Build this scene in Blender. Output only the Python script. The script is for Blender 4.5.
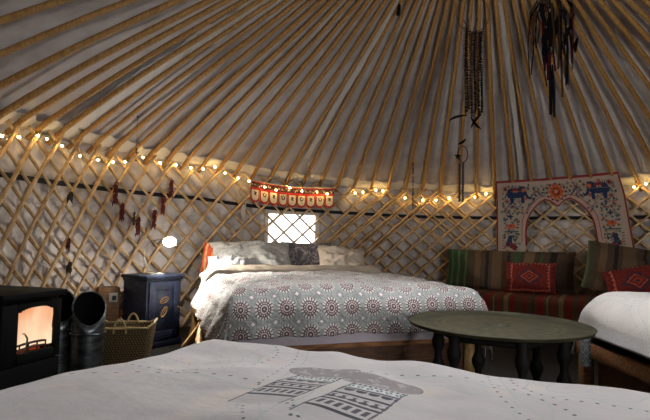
import bpy, bmesh, math, random
import numpy as np
from mathutils import Vector, Matrix, noise
from math import sin, cos, pi, radians as RAD, sqrt, hypot, atan2
SC = bpy.context.scene
random.seed(7)
for o in list(bpy.data.objects): bpy.data.objects.remove(o)

# ------------------------------------------------------------------ yurt frame numbers (metres)
CX, CY, RW = .942, 3.1, 2.901          # centre and wall radius
HC, RC = 3.02, .45                     # crown height and radius
EYE, FPX, PITCH, ROLL = .85, 515.8, .059, .019

# ------------------------------------------------------------------ camera
cam = bpy.data.cameras.new('camera'); co = bpy.data.objects.new('camera', cam); SC.collection.objects.link(co)
cam.sensor_width = 36; cam.lens = 36 * FPX / 650; cam.clip_start = .02
co.matrix_world = Matrix.Translation((0, 0, EYE)) @ Matrix.Rotation(RAD(90) + PITCH, 4, 'X') @ Matrix.Rotation(ROLL, 4, 'Z')
SC.camera = co
# ------------------------------------------------------------------ view
SC.view_settings.view_transform = 'Standard'; SC.view_settings.look = 'None'
SC.view_settings.gamma = 1; SC.view_settings.use_curve_mapping = False
SC.view_settings.exposure = 0.12
try:
    SC.cycles.use_denoising = True; SC.cycles.max_bounces = 8; SC.cycles.diffuse_bounces = 4
    SC.cycles.sample_clamp_indirect = 3; SC.cycles.caustics_reflective = False
except Exception: pass
# ------------------------------------------------------------------ world: bright overcast sky outside
wd = bpy.data.worlds.new('sky'); SC.world = wd; wd.use_nodes = True
wd.node_tree.nodes['Background'].inputs[0].default_value = (.88, .94, 1, 1)
wd.node_tree.nodes['Background'].inputs[1].default_value = 4.0

def area(name, loc, aim, sx, sy, power=0, col=(1, 1, 1), portal=False, shape='RECTANGLE', spread=None):
    l = bpy.data.lights.new(name, 'AREA'); l.shape = shape; l.size = sx; l.size_y = sy; l.energy = power; l.color = col
    if portal: l.cycles.is_portal = True
    if spread: l.spread = spread
    o = bpy.data.objects.new(name, l); SC.collection.objects.link(o); o.location = loc
    o.rotation_euler = (Vector(aim) - Vector(loc)).to_track_quat('-Z', 'Y').to_euler(); return o
DOOR_T = -78.0                          # bearing of an unseen glazed door, added behind the camera as fill light
def rw(t):                              # wall radius at bearing t (degrees): egg-shaped, longer behind the camera
    t = (t + 180) % 360 - 180
    d = abs((t + 107 + 180) % 360 - 180)
    s = min(1, max(0, (75 - d) / 50)); s = s * s * (3 - 2 * s)
    return RW + 1.65 * s
# daylight openings: window in the wall, open crown, unseen glazed door added behind
area('crown_daylight', (CX, CY, HC + .14), (CX - .75, CY - 1.9, 0), .85, .85, power=50, col=(.98, .98, 1), shape='DISK', spread=RAD(96))
wt = 116.2
area('window_daylight', (CX + 3.02 * cos(RAD(wt)), CY + 3.02 * sin(RAD(wt)), .96), (CX, CY, .96), .56, .42, portal=True)
area('window_sky', (CX + 5.6*cos(RAD(wt)), CY + 5.6*sin(RAD(wt)), 2.35), (CX + 1.6*cos(RAD(wt)), CY + 1.6*sin(RAD(wt)), .55), 1.3, 1.0, power=260, col=(.78, .87, 1))
dr = rw(DOOR_T) + .12
area('unseen_door_fill', (CX + dr * cos(RAD(DOOR_T)), CY + dr * sin(RAD(DOOR_T)), .85), (CX - .1, CY - .3, .35), .95, 1.3, power=40, col=(1, .94, .87), spread=RAD(120))  # added fill light at the unseen door, aimed low to brighten the quilt

# ------------------------------------------------------------------ colour and node helpers
def lin(h, a=1):
    if isinstance(h, str): c = [int(h[i:i+2], 16) / 255 for i in (0, 2, 4)]
    else: c = list(h)
    return tuple(x / 12.92 if x <= .04045 else ((x + .055) / 1.055) ** 2.4 for x in c) + (a,)
class G:                                # tiny expression language over shader nodes
    nt = None
def mth(op, *a, clamp=False):
    n = G.nt.nodes.new('ShaderNodeMath'); n.operation = op; n.use_clamp = clamp
    for i, x in enumerate(a):
        if isinstance(x, S): G.nt.links.new(x.s, n.inputs[i])
        else: n.inputs[i].default_value = float(x)
    return S(n.outputs[0])
class S:
    def __init__(s, k): s.s = k
    def __add__(s, o): return mth('ADD', s, o)
    def __radd__(s, o): return mth('ADD', o, s)
    def __sub__(s, o): return mth('SUBTRACT', s, o)
    def __rsub__(s, o): return mth('SUBTRACT', o, s)
    def __mul__(s, o): return mth('MULTIPLY', s, o)
    def __rmul__(s, o): return mth('MULTIPLY', o, s)
    def __truediv__(s, o): return mth('DIVIDE', s, o)
ab = lambda x: mth('ABSOLUTE', x)
sn = lambda x: mth('SINE', x)
cs = lambda x: mth('COSINE', x)
sq = lambda x: mth('SQRT', x)
mx = lambda a, b: mth('MAXIMUM', a, b)
mn = lambda a, b: mth('MINIMUM', a, b)
at2 = lambda a, b: mth('ARCTAN2', a, b)
fr = lambda x: mth('FRACT', x)
def wrap(x, p): return (fr(x / p + 1000) - .5) * p          # centred repeat
def lt(x, e, soft=.001):                                    # 1 where x < e
    n = G.nt.nodes.new('ShaderNodeMapRange'); n.interpolation_type = 'SMOOTHSTEP'
    if isinstance(x, S): G.nt.links.new(x.s, n.inputs[0])
    n.inputs[1].default_value = e - soft; n.inputs[2].default_value = e + soft
    n.inputs[3].default_value = 1; n.inputs[4].default_value = 0
    return S(n.outputs[0])
def rot(x, y, a): return x * cos(a) + y * sin(a), y * cos(a) - x * sin(a)
def mixc(f, a, b):
    n = G.nt.nodes.new('ShaderNodeMix'); n.data_type = 'RGBA'
    if isinstance(f, S): G.nt.links.new(f.s, n.inputs[0])
    else: n.inputs[0].default_value = f
    for k, c in ((6, a), (7, b)):
        if isinstance(c, S): G.nt.links.new(c.s, n.inputs[k])
        else: n.inputs[k].default_value = c if isinstance(c, tuple) else lin(c)
    return S(n.outputs[2])
def coord(kind='UV', scale=1):
    tc = G.nt.nodes.new('ShaderNodeTexCoord'); out = tc.outputs[kind]
    return out
def xyz(out):
    n = G.nt.nodes.new('ShaderNodeSeparateXYZ'); G.nt.links.new(out, n.inputs[0]); return [S(n.outputs[i]) for i in range(3)]
def nz(out, scale, detail=4, stretch=None, rough=.55):
    if stretch:
        m = G.nt.nodes.new('ShaderNodeMapping'); m.inputs['Scale'].default_value = stretch
        G.nt.links.new(out, m.inputs[0]); out = m.outputs[0]
    n = G.nt.nodes.new('ShaderNodeTexNoise'); n.inputs['Scale'].default_value = scale
    n.inputs['Detail'].default_value = detail; n.inputs['Roughness'].default_value = rough
    G.nt.links.new(out, n.inputs['Vector']); return S(n.outputs['Fac'])
MATS = {}
def mat(name, col='808080', rough=.7, metal=0, emit=None, es=1, build=None, bump=None, sheen=0, spec=.4, noise_col=None, nscale=20, stretch=None, kind='Object'):
    if name in MATS: return MATS[name]
    m = bpy.data.materials.new(name); m.use_nodes = True; G.nt = m.node_tree
    b = G.nt.nodes['Principled BSDF']
    b.inputs['Base Color'].default_value = lin(col); b.inputs['Roughness'].default_value = rough
    b.inputs['Metallic'].default_value = metal; b.inputs['Specular IOR Level'].default_value = spec
    if emit: b.inputs['Emission Color'].default_value = lin(emit); b.inputs['Emission Strength'].default_value = es
    if sheen: b.inputs['Sheen Weight'].default_value = sheen
    c = None
    if build: c = build()
    elif noise_col: c = mixc(lt(nz(coord(kind), nscale, 5, stretch), .5, .14), noise_col, col)
    if c is not None: G.nt.links.new(c.s, b.inputs['Base Color'])
    if bump:
        sc, st, strc = (list(bump) + [None])[:3]
        bn = G.nt.nodes.new('ShaderNodeBump'); bn.inputs['Strength'].default_value = st; bn.inputs['Distance'].default_value = .01
        G.nt.links.new(nz(coord(kind), sc, 6, strc).s, bn.inputs['Height']); G.nt.links.new(bn.outputs[0], b.inputs['Normal'])
    MATS[name] = m; return m

# ------------------------------------------------------------------ mesh helpers
class MB:
    def __init__(s): s.v = []; s.f = []; s.mi = []; s.uv = None; s.M = None; s.cm = 0
    def add(s, vs, fs, mi=None):
        n = len(s.v)
        s.v += [tuple(s.M @ Vector(p)) if s.M else tuple(p) for p in vs]
        s.f += [tuple(i + n for i in f) for f in fs]; s.mi += [s.cm if mi is None else mi] * len(fs)
    def box(s, lo, hi, bev=0):
        x0, y0, z0 = lo; x1, y1, z1 = hi
        if bev <= 0:
            s.add([(x0,y0,z0),(x1,y0,z0),(x1,y1,z0),(x0,y1,z0),(x0,y0,z1),(x1,y0,z1),(x1,y1,z1),(x0,y1,z1)],
                  [(0,3,2,1),(4,5,6,7),(0,1,5,4),(1,2,6,5),(2,3,7,6),(3,0,4,7)]); return
        bm = bmesh.new(); bmesh.ops.create_cube(bm, size=1)
        for v in bm.verts: v.co = Vector(((x0+x1)/2 + v.co.x*(x1-x0), (y0+y1)/2 + v.co.y*(y1-y0), (z0+z1)/2 + v.co.z*(z1-z0)))
        bmesh.ops.bevel(bm, geom=list(bm.edges), offset=bev, segments=2, profile=.5, affect='EDGES')
        bm.verts.index_update(); s.add([v.co.copy() for v in bm.verts], [[v.index for v in f.verts] for f in bm.faces]); bm.free()
    def tube(s, pts, r, n=8, cap=True, up=None, flat=1.0):
        pts = [Vector(p) for p in pts]; rs = r if isinstance(r, (list, tuple)) else [r] * len(pts)
        vs = []; fs = []; ref = Vector(up) if up else None
        for i, p in enumerate(pts):
            t = (pts[min(i+1, len(pts)-1)] - pts[max(i-1, 0)])
            t = t.normalized() if t.length > 1e-9 else Vector((0, 0, 1))
            if ref is None: ref = Vector((0, 0, 1)) if abs(t.z) < .9 else Vector((1, 0, 0))
            a = t.cross(ref)
            a = a.normalized() if a.length > 1e-6 else t.orthogonal().normalized()
            b = a.cross(t).normalized(); 
            if not up: ref = b
            for k in range(n):
                an = 2*pi*k/n; vs.append(p + a*cos(an)*rs[i] + b*sin(an)*rs[i]*flat)
        for i in range(len(pts)-1):
            for k in range(n): fs.append((i*n+k, i*n+(k+1)%n, (i+1)*n+(k+1)%n, (i+1)*n+k))
        if cap: fs.append(tuple(range(n))[::-1]); fs.append(tuple((len(pts)-1)*n+k for k in range(n)))
        s.add(vs, fs)
    def lathe(s, prof, n=24, c=(0,0,0), cap=True):
        vs = [(c[0]+r*cos(2*pi*k/n), c[1]+r*sin(2*pi*k/n), c[2]+z) for r, z in prof for k in range(n)]
        fs = [(i*n+k, i*n+(k+1)%n, (i+1)*n+(k+1)%n, (i+1)*n+k) for i in range(len(prof)-1) for k in range(n)]
        if cap: fs += [tuple(range(n))[::-1], tuple((len(prof)-1)*n+k for k in range(n))]
        s.add(vs, fs)
    def ball(s, c, r, sub=2, sc=(1,1,1)):
        bm = bmesh.new(); bmesh.ops.create_icosphere(bm, subdivisions=sub, radius=r); bm.verts.index_update()
        s.add([(c[0]+v.co.x*sc[0], c[1]+v.co.y*sc[1], c[2]+v.co.z*sc[2]) for v in bm.verts], [[v.index for v in f.verts] for f in bm.faces]); bm.free()
    def build(s, name, mats, parent=None, smooth=True, bev=0, subd=0, solid=0, **tg):
        me = bpy.data.meshes.new(name); me.from_pydata([tuple(v) for v in s.v], [], s.f); me.update()
        if not isinstance(mats, (list, tuple)): mats = [mats]
        for m in mats: me.materials.append(m)
        for p, mi in zip(me.polygons, s.mi): p.material_index = mi; p.use_smooth = smooth
        if s.uv is not None:
            l = me.uv_layers.new(name='UVMap'); idx = np.empty(len(me.loops), int); me.loops.foreach_get('vertex_index', idx)
            l.data.foreach_set('uv', np.array(s.uv, float)[idx].ravel())
        o = bpy.data.objects.new(name, me); SC.collection.objects.link(o)
        if parent is not None: o.parent = parent
        if smooth:
            try: me.set_sharp_from_angle(angle=RAD(40))
            except Exception: pass
        if solid: q = o.modifiers.new('thick', 'SOLIDIFY'); q.thickness = solid; q.offset = -1
        if bev: q = o.modifiers.new('bevel', 'BEVEL'); q.width = bev; q.segments = 2; q.limit_method = 'ANGLE'
        if subd: q = o.modifiers.new('smooth', 'SUBSURF'); q.levels = subd; q.render_levels = subd
        for k, v in tg.items(): o[k] = v
        return o
def thing(name, loc, rz, label, category, group=None):
    o = bpy.data.objects.new(name, None); SC.collection.objects.link(o); o.empty_display_size = .1
    o.location = loc; o.rotation_euler = (0, 0, rz); o['label'] = label; o['category'] = category
    if group: o['group'] = group
    return o
def tag(o, label, category, group=None):
    o['label'] = label; o['category'] = category
    if group: o['group'] = group
    return o
def st(o): o['kind'] = 'structure'; return o
def fbm(x, y, z=0, oct=3):
    s = 0; a = 1
    for i in range(oct): s += a * noise.noise(Vector((x, y, z))); x *= 2.03; y *= 2.03; z *= 2.03; a *= .5
    return s
def gridfaces(nu, nv, off=0, wrapu=False):
    return [(off+j*nu+i, off+j*nu+(i+1) % nu, off+(j+1)*nu+(i+1) % nu, off+(j+1)*nu+i) for j in range(nv-1) for i in range(nu if wrapu else nu-1)]

# ------------------------------------------------------------------ materials
def wood(name, a, b, rough=.55, stretch=(14, 14, 1.2), sc=6):
    return mat(name, a, rough, noise_col=b, nscale=sc, stretch=stretch, bump=(30, .25, stretch))
M_pole = wood('peeled_pole_wood', 'a87f45', '86602f', .5)
M_lat = mat('lattice_wood', 'c2a67e', .55, noise_col='a08258', nscale=14, bump=(60, .2))
def canvas_build():
    o = coord('Object'); a = nz(o, 1.3, 4); b = nz(o, 9, 5)
    return mixc(lt(a * .6 + b * .4, .5, .12), 'b4aeac', '9d9592')
M_canvas = mat('roof_canvas', 'aaa4a0', .85, build=canvas_build, bump=(16, .5))
def cloth_build():
    o = coord('Object'); return mixc(lt(nz(o, 7, 4), .5, .15), 'c4bdb9', 'a39b96')
M_cloth = mat('wall_canvas', 'a39c9a', .7, build=cloth_build, bump=(11, 1.0))
M_hem = mat('canvas_hem', 'c9c2b4', .85, bump=(20, .6))
M_seam = mat('seam_tape', 'bcb8b3', .5, bump=(30, 1.0), spec=.6)
M_rope = mat('navy_webbing', '0a0c14', .8, bump=(120, .3))
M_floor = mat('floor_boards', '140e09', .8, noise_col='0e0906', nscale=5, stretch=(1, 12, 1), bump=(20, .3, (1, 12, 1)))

# ================================================================== SETTING
HW_P = [(-180, 1.5), (-90, 1.5), (0, 1.46), (40.4, 1.457), (50, 1.43), (60, 1.417), (70, 1.413), (78, 1.43), (86, 1.448), (95, 1.452), (103, 1.462), (111, 1.49), (119.5, 1.50), (127, 1.535), (137, 1.553), (150, 1.553), (165, 1.548), (180, 1.53), (181, 1.5)]
def hw(t):                              # lattice height at bearing t
    t = (t + 180) % 360 - 180
    return float(np.interp(t, [a for a, _ in HW_P], [b for _, b in HW_P]))
def cyl(t, z, r=0): R = rw(t) + r; return Vector((CX + R*cos(RAD(t)), CY + R*sin(RAD(t)), z))
WIN = (wt - 5.5, wt + 6.1, .76, 1.142)            # window_1: bearing range and heights
DOR = (DOOR_T - 10.5, DOOR_T + 10.5, .18, 1.52)
def inside(t, z, w):
    t = (t + 180) % 360 - 180
    return w[0] < t < w[1] and w[2] < z < w[3]
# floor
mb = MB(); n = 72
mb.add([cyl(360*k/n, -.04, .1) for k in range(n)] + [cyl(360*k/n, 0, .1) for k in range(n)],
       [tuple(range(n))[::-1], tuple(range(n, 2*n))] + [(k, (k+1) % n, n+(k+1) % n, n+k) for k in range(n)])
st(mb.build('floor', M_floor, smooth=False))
# wall cloth, with soft bulges where the liner presses into the lattice
def build_wall():
    mb = MB(); NU, NV = 900, 96; vs = []; 
    for j in range(NV):
        for i in range(NU):
            t = 360*i/NU - 180; z = j/(NV-1); H = hw(t) + .06; zz = z*H
            vis = -10 < t < 200 
            d = .05 + (fbm(t*.24, zz*5.6, 0, 3)*.030 + fbm(t*.7, zz*16, 5, 2)*.008 if vis else 0)
            for w in (WIN, DOR):
                pass
            vs.append(cyl(t, zz, d))
    fs = []
    for j in range(NV-1):
        for i in range(NU):
            t = 360*(i+.5)/NU - 180; z = (j+.5)/(NV-1)*(hw(t)+.06)
            if inside(t, z, WIN) or inside(t, z, DOR): continue
            fs.append((j*NU+i, j*NU+(i+1) % NU, (j+1)*NU+(i+1) % NU, (j+1)*NU+i))
    mb.add(vs, fs); return st(mb.build('wall_round', M_cloth))
build_wall()
# window_1 : clear sheet in a stitched surround
def arc_strip(mb, t0, t1, z0, z1, r, th, seg=12):
    for i in range(seg):
        a, b = t0 + (t1-t0)*i/seg, t0 + (t1-t0)*(i+1)/seg
        mb.add([cyl(a, z0, r), cyl(b, z0, r), cyl(b, z1, r), cyl(a, z1, r), cyl(a, z0, r+th), cyl(b, z0, r+th), cyl(b, z1, r+th), cyl(a, z1, r+th)],
               [(0,1,2,3),(7,6,5,4),(0,4,5,1),(3,2,6,7),(1,5,6,2),(4,0,3,7)])
def glass_build():
    return None
M_glass = bpy.data.materials.new('window_film'); M_glass.use_nodes = True
_n = M_glass.node_tree; _b = _n.nodes['Principled BSDF']; _o = _n.nodes['Material Output']
_t = _n.nodes.new('ShaderNodeBsdfTransparent'); _g = _n.nodes.new('ShaderNodeBsdfGlossy'); _g.inputs['Roughness'].default_value = .05
_m = _n.nodes.new('ShaderNodeMixShader'); _m.inputs[0].default_value = .05
_t.inputs[0].default_value = (.96, .98, 1, 1)
_n.links.new(_t.outputs[0], _m.inputs[1]); _n.links.new(_g.outputs[0], _m.inputs[2]); _n.links.new(_m.outputs[0], _o.inputs[0])
def window(name, w, fw):
    f = MB(); pad = fw / RW * 57.3
    arc_strip(f, w[0]-pad, w[1]+pad, w[2]-fw, w[2]+.012, .025, .02); arc_strip(f, w[0]-pad, w[1]+pad, w[3]-.012, w[3]+fw, .025, .02)
    arc_strip(f, w[0]-pad, w[0]+.3, w[2], w[3], .025, .02, 3); arc_strip(f, w[1]-.3, w[1]+pad, w[2], w[3], .025, .02, 3)
    fo = st(f.build(name, mat(name+'_surround', 'bdb6ac', .8)))
    g = MB(); arc_strip(g, w[0]-.3, w[1]+.3, w[2]-.01, w[3]+.01, .047, .003)
    g.build('pane', M_glass, fo); return fo
window('window_1', WIN, .03)
def door():  # unseen door, put in to give the fill light an opening
    f = MB(); w = DOR
    arc_strip(f, w[0]-1.2, w[0]+.6, 0, w[3]+.06, -.02, .07, 2); arc_strip(f, w[1]-.6, w[1]+1.2, 0, w[3]+.06, -.02, .07, 2)
    arc_strip(f, w[0], w[1], 0, w[2]+.03, -.02, .07, 6); arc_strip(f, w[0], w[1], w[3]-.03, w[3]+.06, -.02, .07, 6)
    fo = st(f.build('unseen_door_1', mat('door_wood', '7a5a38', .6), smooth=False))
    g = MB(); arc_strip(g, w[0]+.3, w[1]-.3, w[2], w[3], .02, .004, 6); g.build('pane', M_glass, fo)
door()
# navy strap behind the lattice
BAND = [(-180, 1.2), (40, 1.136), (50, 1.138), (70, 1.14), (87, 1.147), (103, 1.171), (122, 1.188), (139, 1.238), (163, 1.229), (181, 1.212)]
mb = MB(); T = [k*2 for k in range(-10, 98)]
def ringband(mb, T, zf, h, r, th):
    vs = []
    for t in T:
        z = zf(t); vs += [cyl(t, z-h/2, r), cyl(t, z+h/2, r), cyl(t, z+h/2, r+th), cyl(t, z-h/2, r+th)]
    fs = [(4*i+a, 4*i+(a+1) % 4, 4*i+4+(a+1) % 4, 4*i+4+a) for i in range(len(T)-1) for a in range(4)] + [(0,3,2,1), tuple(4*(len(T)-1)+k for k in range(4))]
    mb.add(vs, fs)
ringband(mb, T, lambda t: float(np.interp(t, [a for a, _ in BAND], [b for _, b in BAND])), .036, .003, .003)
st(mb.build('wall_strap', M_rope))
# lattice
DT = 4.0; PH = 2.2; DIA = .176
def build_lattice():
    mb = MB(); half = .0148
    def rod(t0, sgn, r, dt=0):
        pts = []; z = 0.02 + random.uniform(-.01, .01); steps = 16
        tilt = random.uniform(-.25, .25)
        H = hw(t0 + sgn*DT*8.4) + random.uniform(.0, .03)
        tb = t0
        for k in range(steps+1):
            zz = z + (H - z)*k/steps; q = min(1, max(0, (tb-128)/30)); dia = DIA*(1 + (.70 if sgn < 0 else -.08)*q)
            pts.append((tb + tilt*sin(k*.5) + dt, zz)); tb += sgn*DT*(H-z)/steps/dia
        def flush(seg):
            if len(seg) < 2: return
            rr = half*random.uniform(.85, 1.15)
            mb.tube([cyl(a, b, r) for a, b in seg], rr, 6, flat=.8)
        seg = []
        for a, b in pts:
            if inside(a, b, DOR): flush(seg); seg = []
            else: seg.append((a, b))
        flush(seg)
    for k in range(90):
        rod(PH + k*DT, -1, -.030)     # rises to the right as seen from inside
        rod(PH + k*DT, +1, -.012)
    for t0 in (112, 116, 120, 124):      # doubled rods where two lattice sections overlap
        rod(t0 + PH + 1.0, -1, -.030)
    for t0 in (48, 52, 56, 60):
        rod(t0 + PH + 1.0, +1, -.012)
    return st(mb.build('wall_lattice', M_lat))
build_lattice()
# roof canvas
ROOF = .055
def roofpt(t, s, up=0):                 # s = 0 at wall top, 1 at crown; the poles bend near the foot
    R = rw(t); z0 = hw(t); r = R + (RC - R)*s
    z = z0 + (HC - z0)*s + .035*sin(min(1, s*1.6)*pi)*(1-s) 
    return Vector((CX + r*cos(RAD(t)), CY + r*sin(RAD(t)), z + up))
def build_roof():
    NU, NV = 720, 44; vs = []
    for j in range(NV):
        s = -.012 + 1.02*j/(NV-1)
        for i in range(NU):
            t = 360*i/NU
            w = .055 + .012*cos(RAD((t-PH)*90))*(1-s) + fbm(t*.08, s*3.0, 9, 3)*.028 + fbm(t*.5, s*4, 2, 2)*.006
            vs.append(roofpt(t, s, max(.034, w)) if j else cyl(t, hw(t)-.05, .11))
    mb = MB(); mb.add(vs, gridfaces(NU, NV, 0, True)); return st(mb.build('ceiling', M_canvas))
build_roof()
# hem of the roof canvas hanging just above the lattice
mb = MB(); vs = []; NU = 720
for j in range(5):
    for i in range(NU):
        t = 360*i/NU; s = -.008 + (.010 + .004*fbm(t*.3, 1, 1))*j
        p = roofpt(t, s, .030 + fbm(t*.4, j*.4, 3, 2)*.012); vs.append(p)
mb.add(vs, gridfaces(NU, 5, 0, True)); st(mb.build('trim_1', M_hem))
# crinkled seam tapes of the canvas
def seam(name, t0, t1, s0, s1, w):
    mb = MB(); N = 90; K = 7; vs = []
    for j in range(N):
        f = j/(N-1); s = s0+(s1-s0)*f; t = t0+(t1-t0)*f; Rr = rw(t)+(RC-rw(t))*s
        for i in range(K):
            q = (i/(K-1)-.5)*w/Rr*57.3*(1+.25*fbm(f*9, i*.1, 4))
            vs.append(roofpt(t+q, s, .012 + abs(fbm(f*30, i*.7, 2, 2))*.016))
    mb.add(vs, gridfaces(K, N)); return st(mb.build(name, M_seam))
seam('trim_2', 64.3, 64.0, .03, .9, .045)
seam('trim_3', 168.3, 168.0, .04, .85, .22)
seam('trim_4', 116.2, 116.2, .12, .95, .06)
# crown ring
mb = MB(); mb.tube([(CX + (RC)*cos(2*pi*k/48), CY + (RC)*sin(2*pi*k/48), HC+.02) for k in range(49)], .05, 8, cap=False)
for k in (-.2, 0, .2):
    c = sqrt(RC**2-k*k)
    mb.tube([(CX + c*u, CY + k, HC+.04+.12*(1-u*u)) for u in np.linspace(-1, 1, 13)], .016, 8)
    mb.tube([(CX + k, CY + c*u, HC+.04+.12*(1-u*u)) for u in np.linspace(-1, 1, 13)], .016, 8)
st(mb.build('trim_5', M_pole))
# roof poles, one object each
LPX = {}
for k in range(90):
    t = PH - 4 + k*DT; t = (t + 180) % 360 - 180
    if not (-14 < t < 200 or t < -146): continue
    jx = random.uniform(-.35, .35); mb = MB(); pts = []; rs = []
    r0 = random.uniform(.0165, .0215)
    ph, am = random.uniform(0, 6), random.uniform(.004, .012)
    for i in range(20):
        s = -.018 + 1.0*i/19
        p = roofpt(t + jx*s*0 + am*57.3/RW*.6*sin(s*5+ph)*(1-abs(2*s-1)), max(s, -.02), -.0)
        if s < 0: p.z -= .02
        pts.append(p); rs.append(r0*(1-.2*s)*(1+random.uniform(-.04, .04)))
    mb.tube(pts, rs, 10)
    tag(mb.build('roof_pole', M_pole), 'long peeled wooden roof pole rising from the wall lattice to the crown', 'pole', 'roof poles of the yurt')

# ================================================================== BEDS
def bedm(loc, rz): return Matrix.Translation(loc) @ Matrix.Rotation(rz, 4, 'Z')
def drape(W, L, ztop, rad, ext, nu, nv, fl=None, fine=0, thick=.02, puff=.02, amp=.012, wav=.012, seed=0, hang=9, flare=.08, fq=3.0, wf=9):
    """a cloth lying over a W x L mattress: ext = overhang at u-, u+, v-, v+ (None = stops flat)."""
    el, er, en, ef = ext
    def ax(s, Wd, a, b):
        nonlocal fl
        if a is not None and s < rad:
            e = rad - s
            if e < rad*pi/2: return rad - rad*sin(e/rad), rad*(1-cos(e/rad)), -1
            e2 = e - rad*pi/2; return -e2*(fl or flare), rad + e2, -1
        if b is not None and s > Wd - rad:
            e = s - (Wd - rad)
            if e < rad*pi/2: return Wd - rad + rad*sin(e/rad), rad*(1-cos(e/rad)), 1
            e2 = e - rad*pi/2; return Wd + e2*flare, rad + e2, 1
        return s, 0, 0
    mb = MB(); vs = []; uv = []
    s0, s1 = -(el or 0), W + (er or 0); t0, t1 = -(en or 0), L + (ef or 0)
    for j in range(nv):
        t = t0 + (t1-t0)*j/(nv-1)
        for i in range(nu):
            s = s0 + (s1-s0)*i/(nu-1)
            x, dx, sx = ax(s, W, el, er); f0 = fl; fl = None; y, dy, sy = ax(t, L, en, ef); fl = f0
            d = min(hang, (dx**1.55 + dy**1.55)**(1/1.55)); 
            pz = puff*(1 - (2*min(max(s/W, 0), 1)-1)**4)*(1 - (2*min(max(t/L, 0), 1)-1)**4) * (1 if not d else max(0, 1-d/.1))
            nn = fbm(s*fq, t*fq, seed, 3)*amp*(1 if d < .04 else .35) + fine*abs(fbm(s*11, t*8, seed+4, 2))
            fold = wav*min(1, d/.2)
            if dx > .03 and dx >= dy: x += sx*(fold*sin(t*wf+seed+2*sin(t*2.3)) + fold*.6)
            if dy > .03 and dy >= dx: y += sy*(fold*sin(s*wf+seed+2*sin(s*2.9)) + fold*.6)
            if dx > .05 and dy > .05:
                x -= sx*fold*.5; y -= sy*fold*.5
            vs.append((x, y, ztop - d + pz + nn)); uv.append((s, t))
    mb.add(vs, gridfaces(nu, nv)); mb.uv = uv; return mb
def cushion(W, H, T, n=26, sag=.0, seed=0, pinch=.06, wr=.006):
    """pillow standing in its own xz plane, centre at origin; UV in metres."""
    mb = MB(); vs = []; uv = []; 
    for side in (1, -1):
        for j in range(n):
            for i in range(n):
                a, b = 2*i/(n-1)-1, 2*j/(n-1)-1
                prof = max(0, (1-abs(a)**2.6))**.55 * max(0, (1-abs(b)**2.6))**.55
                x = a*W/2*(1 - pinch*(1-b*b)*.9); z = b*H/2*(1 - pinch*(1-a*a)*.9)
                y = side*(T/2*prof + (.003 if prof <= 0 else 0)) 
                w = fbm(a*2.2, b*2.2, seed + side, 3)*wr*(prof**.5) 
                z -= sag*(1-a*a)*(.5+.5*b)
                vs.append((x + w, y + w*1.5*side, z + w)); uv.append((a*W/2, b*H/2))
    f = gridfaces(n, n); g = [tuple(k + n*n for k in q)[::-1] for q in f]
    mb.add(vs, [q[::-1] for q in f] + g)
    # stitch the rim
    rim = [i for i in range(n)] + [j*n+n-1 for j in range(1, n)] + [(n-1)*n+i for i in range(n-2, -1, -1)] + [j*n for j in range(n-2, 0, -1)]
    mb.add([], [])
    base = 0
    for k in range(len(rim)):
        a, b = rim[k], rim[(k+1) % len(rim)]; mb.f.append((a, b, b+n*n, a+n*n)); mb.mi.append(0)
    mb.uv = uv; return mb
def put(o, M): o.matrix_world = M; return o
def lean(loc, rz, tilt, roll=0):        # cushion face looks along -y of frame, tilt leans the top backwards
    return Matrix.Translation(loc) @ Matrix.Rotation(rz, 4, 'Z') @ Matrix.Rotation(-tilt, 4, 'X') @ Matrix.Rotation(roll, 4, 'Y')

# ---- fabrics
def medallions():
    u, v, _ = xyz(coord('UV')); u = u - .055
    SX, SY = .1255, .14
    x = wrap(u - .40 + SX/2, SX) * (SY/SX*.97); y = wrap(v + .033 + SY/2, SY)
    r = sq(x*x + y*y); th = at2(y, x)
    base = mixc(lt(nz(coord('UV'), 60, 3), .5, .2), '8a8f8c', '9c9f9b')
    # trellis dots and little lozenges between the medallions
    x2 = wrap(u - .40, SX); y2 = wrap(v + .033, SY)
    loz = lt(ab(x2) + ab(y2), .020, .002); loz2 = lt(ab(x2) + ab(y2), .011, .002)
    c = mixc(loz, base, '8d7f84'); c = mixc(loz2, c, 'd8d4d0')
    xa, ya = rot(x, y, pi/4)
    dots = lt(sq(wrap(xa, .022)*wrap(xa, .022) + wrap(ya, .022)*wrap(ya, .022)), .0035, .001)
    c = mixc(dots, c, '6d6f74')
    n = 18
    pet = lt(mth('MULTIPLY', cs(th*n), -1), .25, .3)
    outer = lt(r, .0560 + 0, .0015)
    ring = outer * (1 - lt(r, .040, .0015))
    c = mixc(ring, c, '55494e'); c = mixc(ring * pet, c, 'cfc8c0')
    c = mixc(lt(r, .041, .0015), c, '544349')
    c = mixc(lt(ab(r - .031), .0035, .001) * lt(cs(th*14), .2, .3), c, 'cfc0ba')
    c = mixc(lt(r, .024, .001), c, '706062'); c = mixc(lt(ab(r - .019), .002, .001), c, 'd9cbc4')
    c = mixc(lt(r, .013, .001), c, '51424a'); c = mixc(lt(r, .005, .001), c, 'd9cbc4')
    return c
M_duvet = mat('medallion_cotton', '8a9694', .75, build=medallions, bump=(30, 1.0), kind='UV', sheen=.2)
M_reverse = mat('beige_reverse', 'b5a999', .8, noise_col='a69a8c', nscale=12, bump=(30, .5))
def greyprint():
    o = coord('UV'); u, v, _ = xyz(o)
    w = nz(o, 7, 3); f = lt(ab(fr(w*7) - .5), .16, .06)
    return mixc(f, 'bcbbb6', 'a2a2a0')
M_greyprint = mat('grey_paisley', 'a0a0a0', .8, build=greyprint, bump=(18, .5), kind='UV')
def darkprint():
    o = coord('UV'); w = nz(o, 10, 3); f = lt(ab(fr(w*8) - .5), .2, .06)
    return mixc(f, '5a5559', '8e8783')
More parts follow.
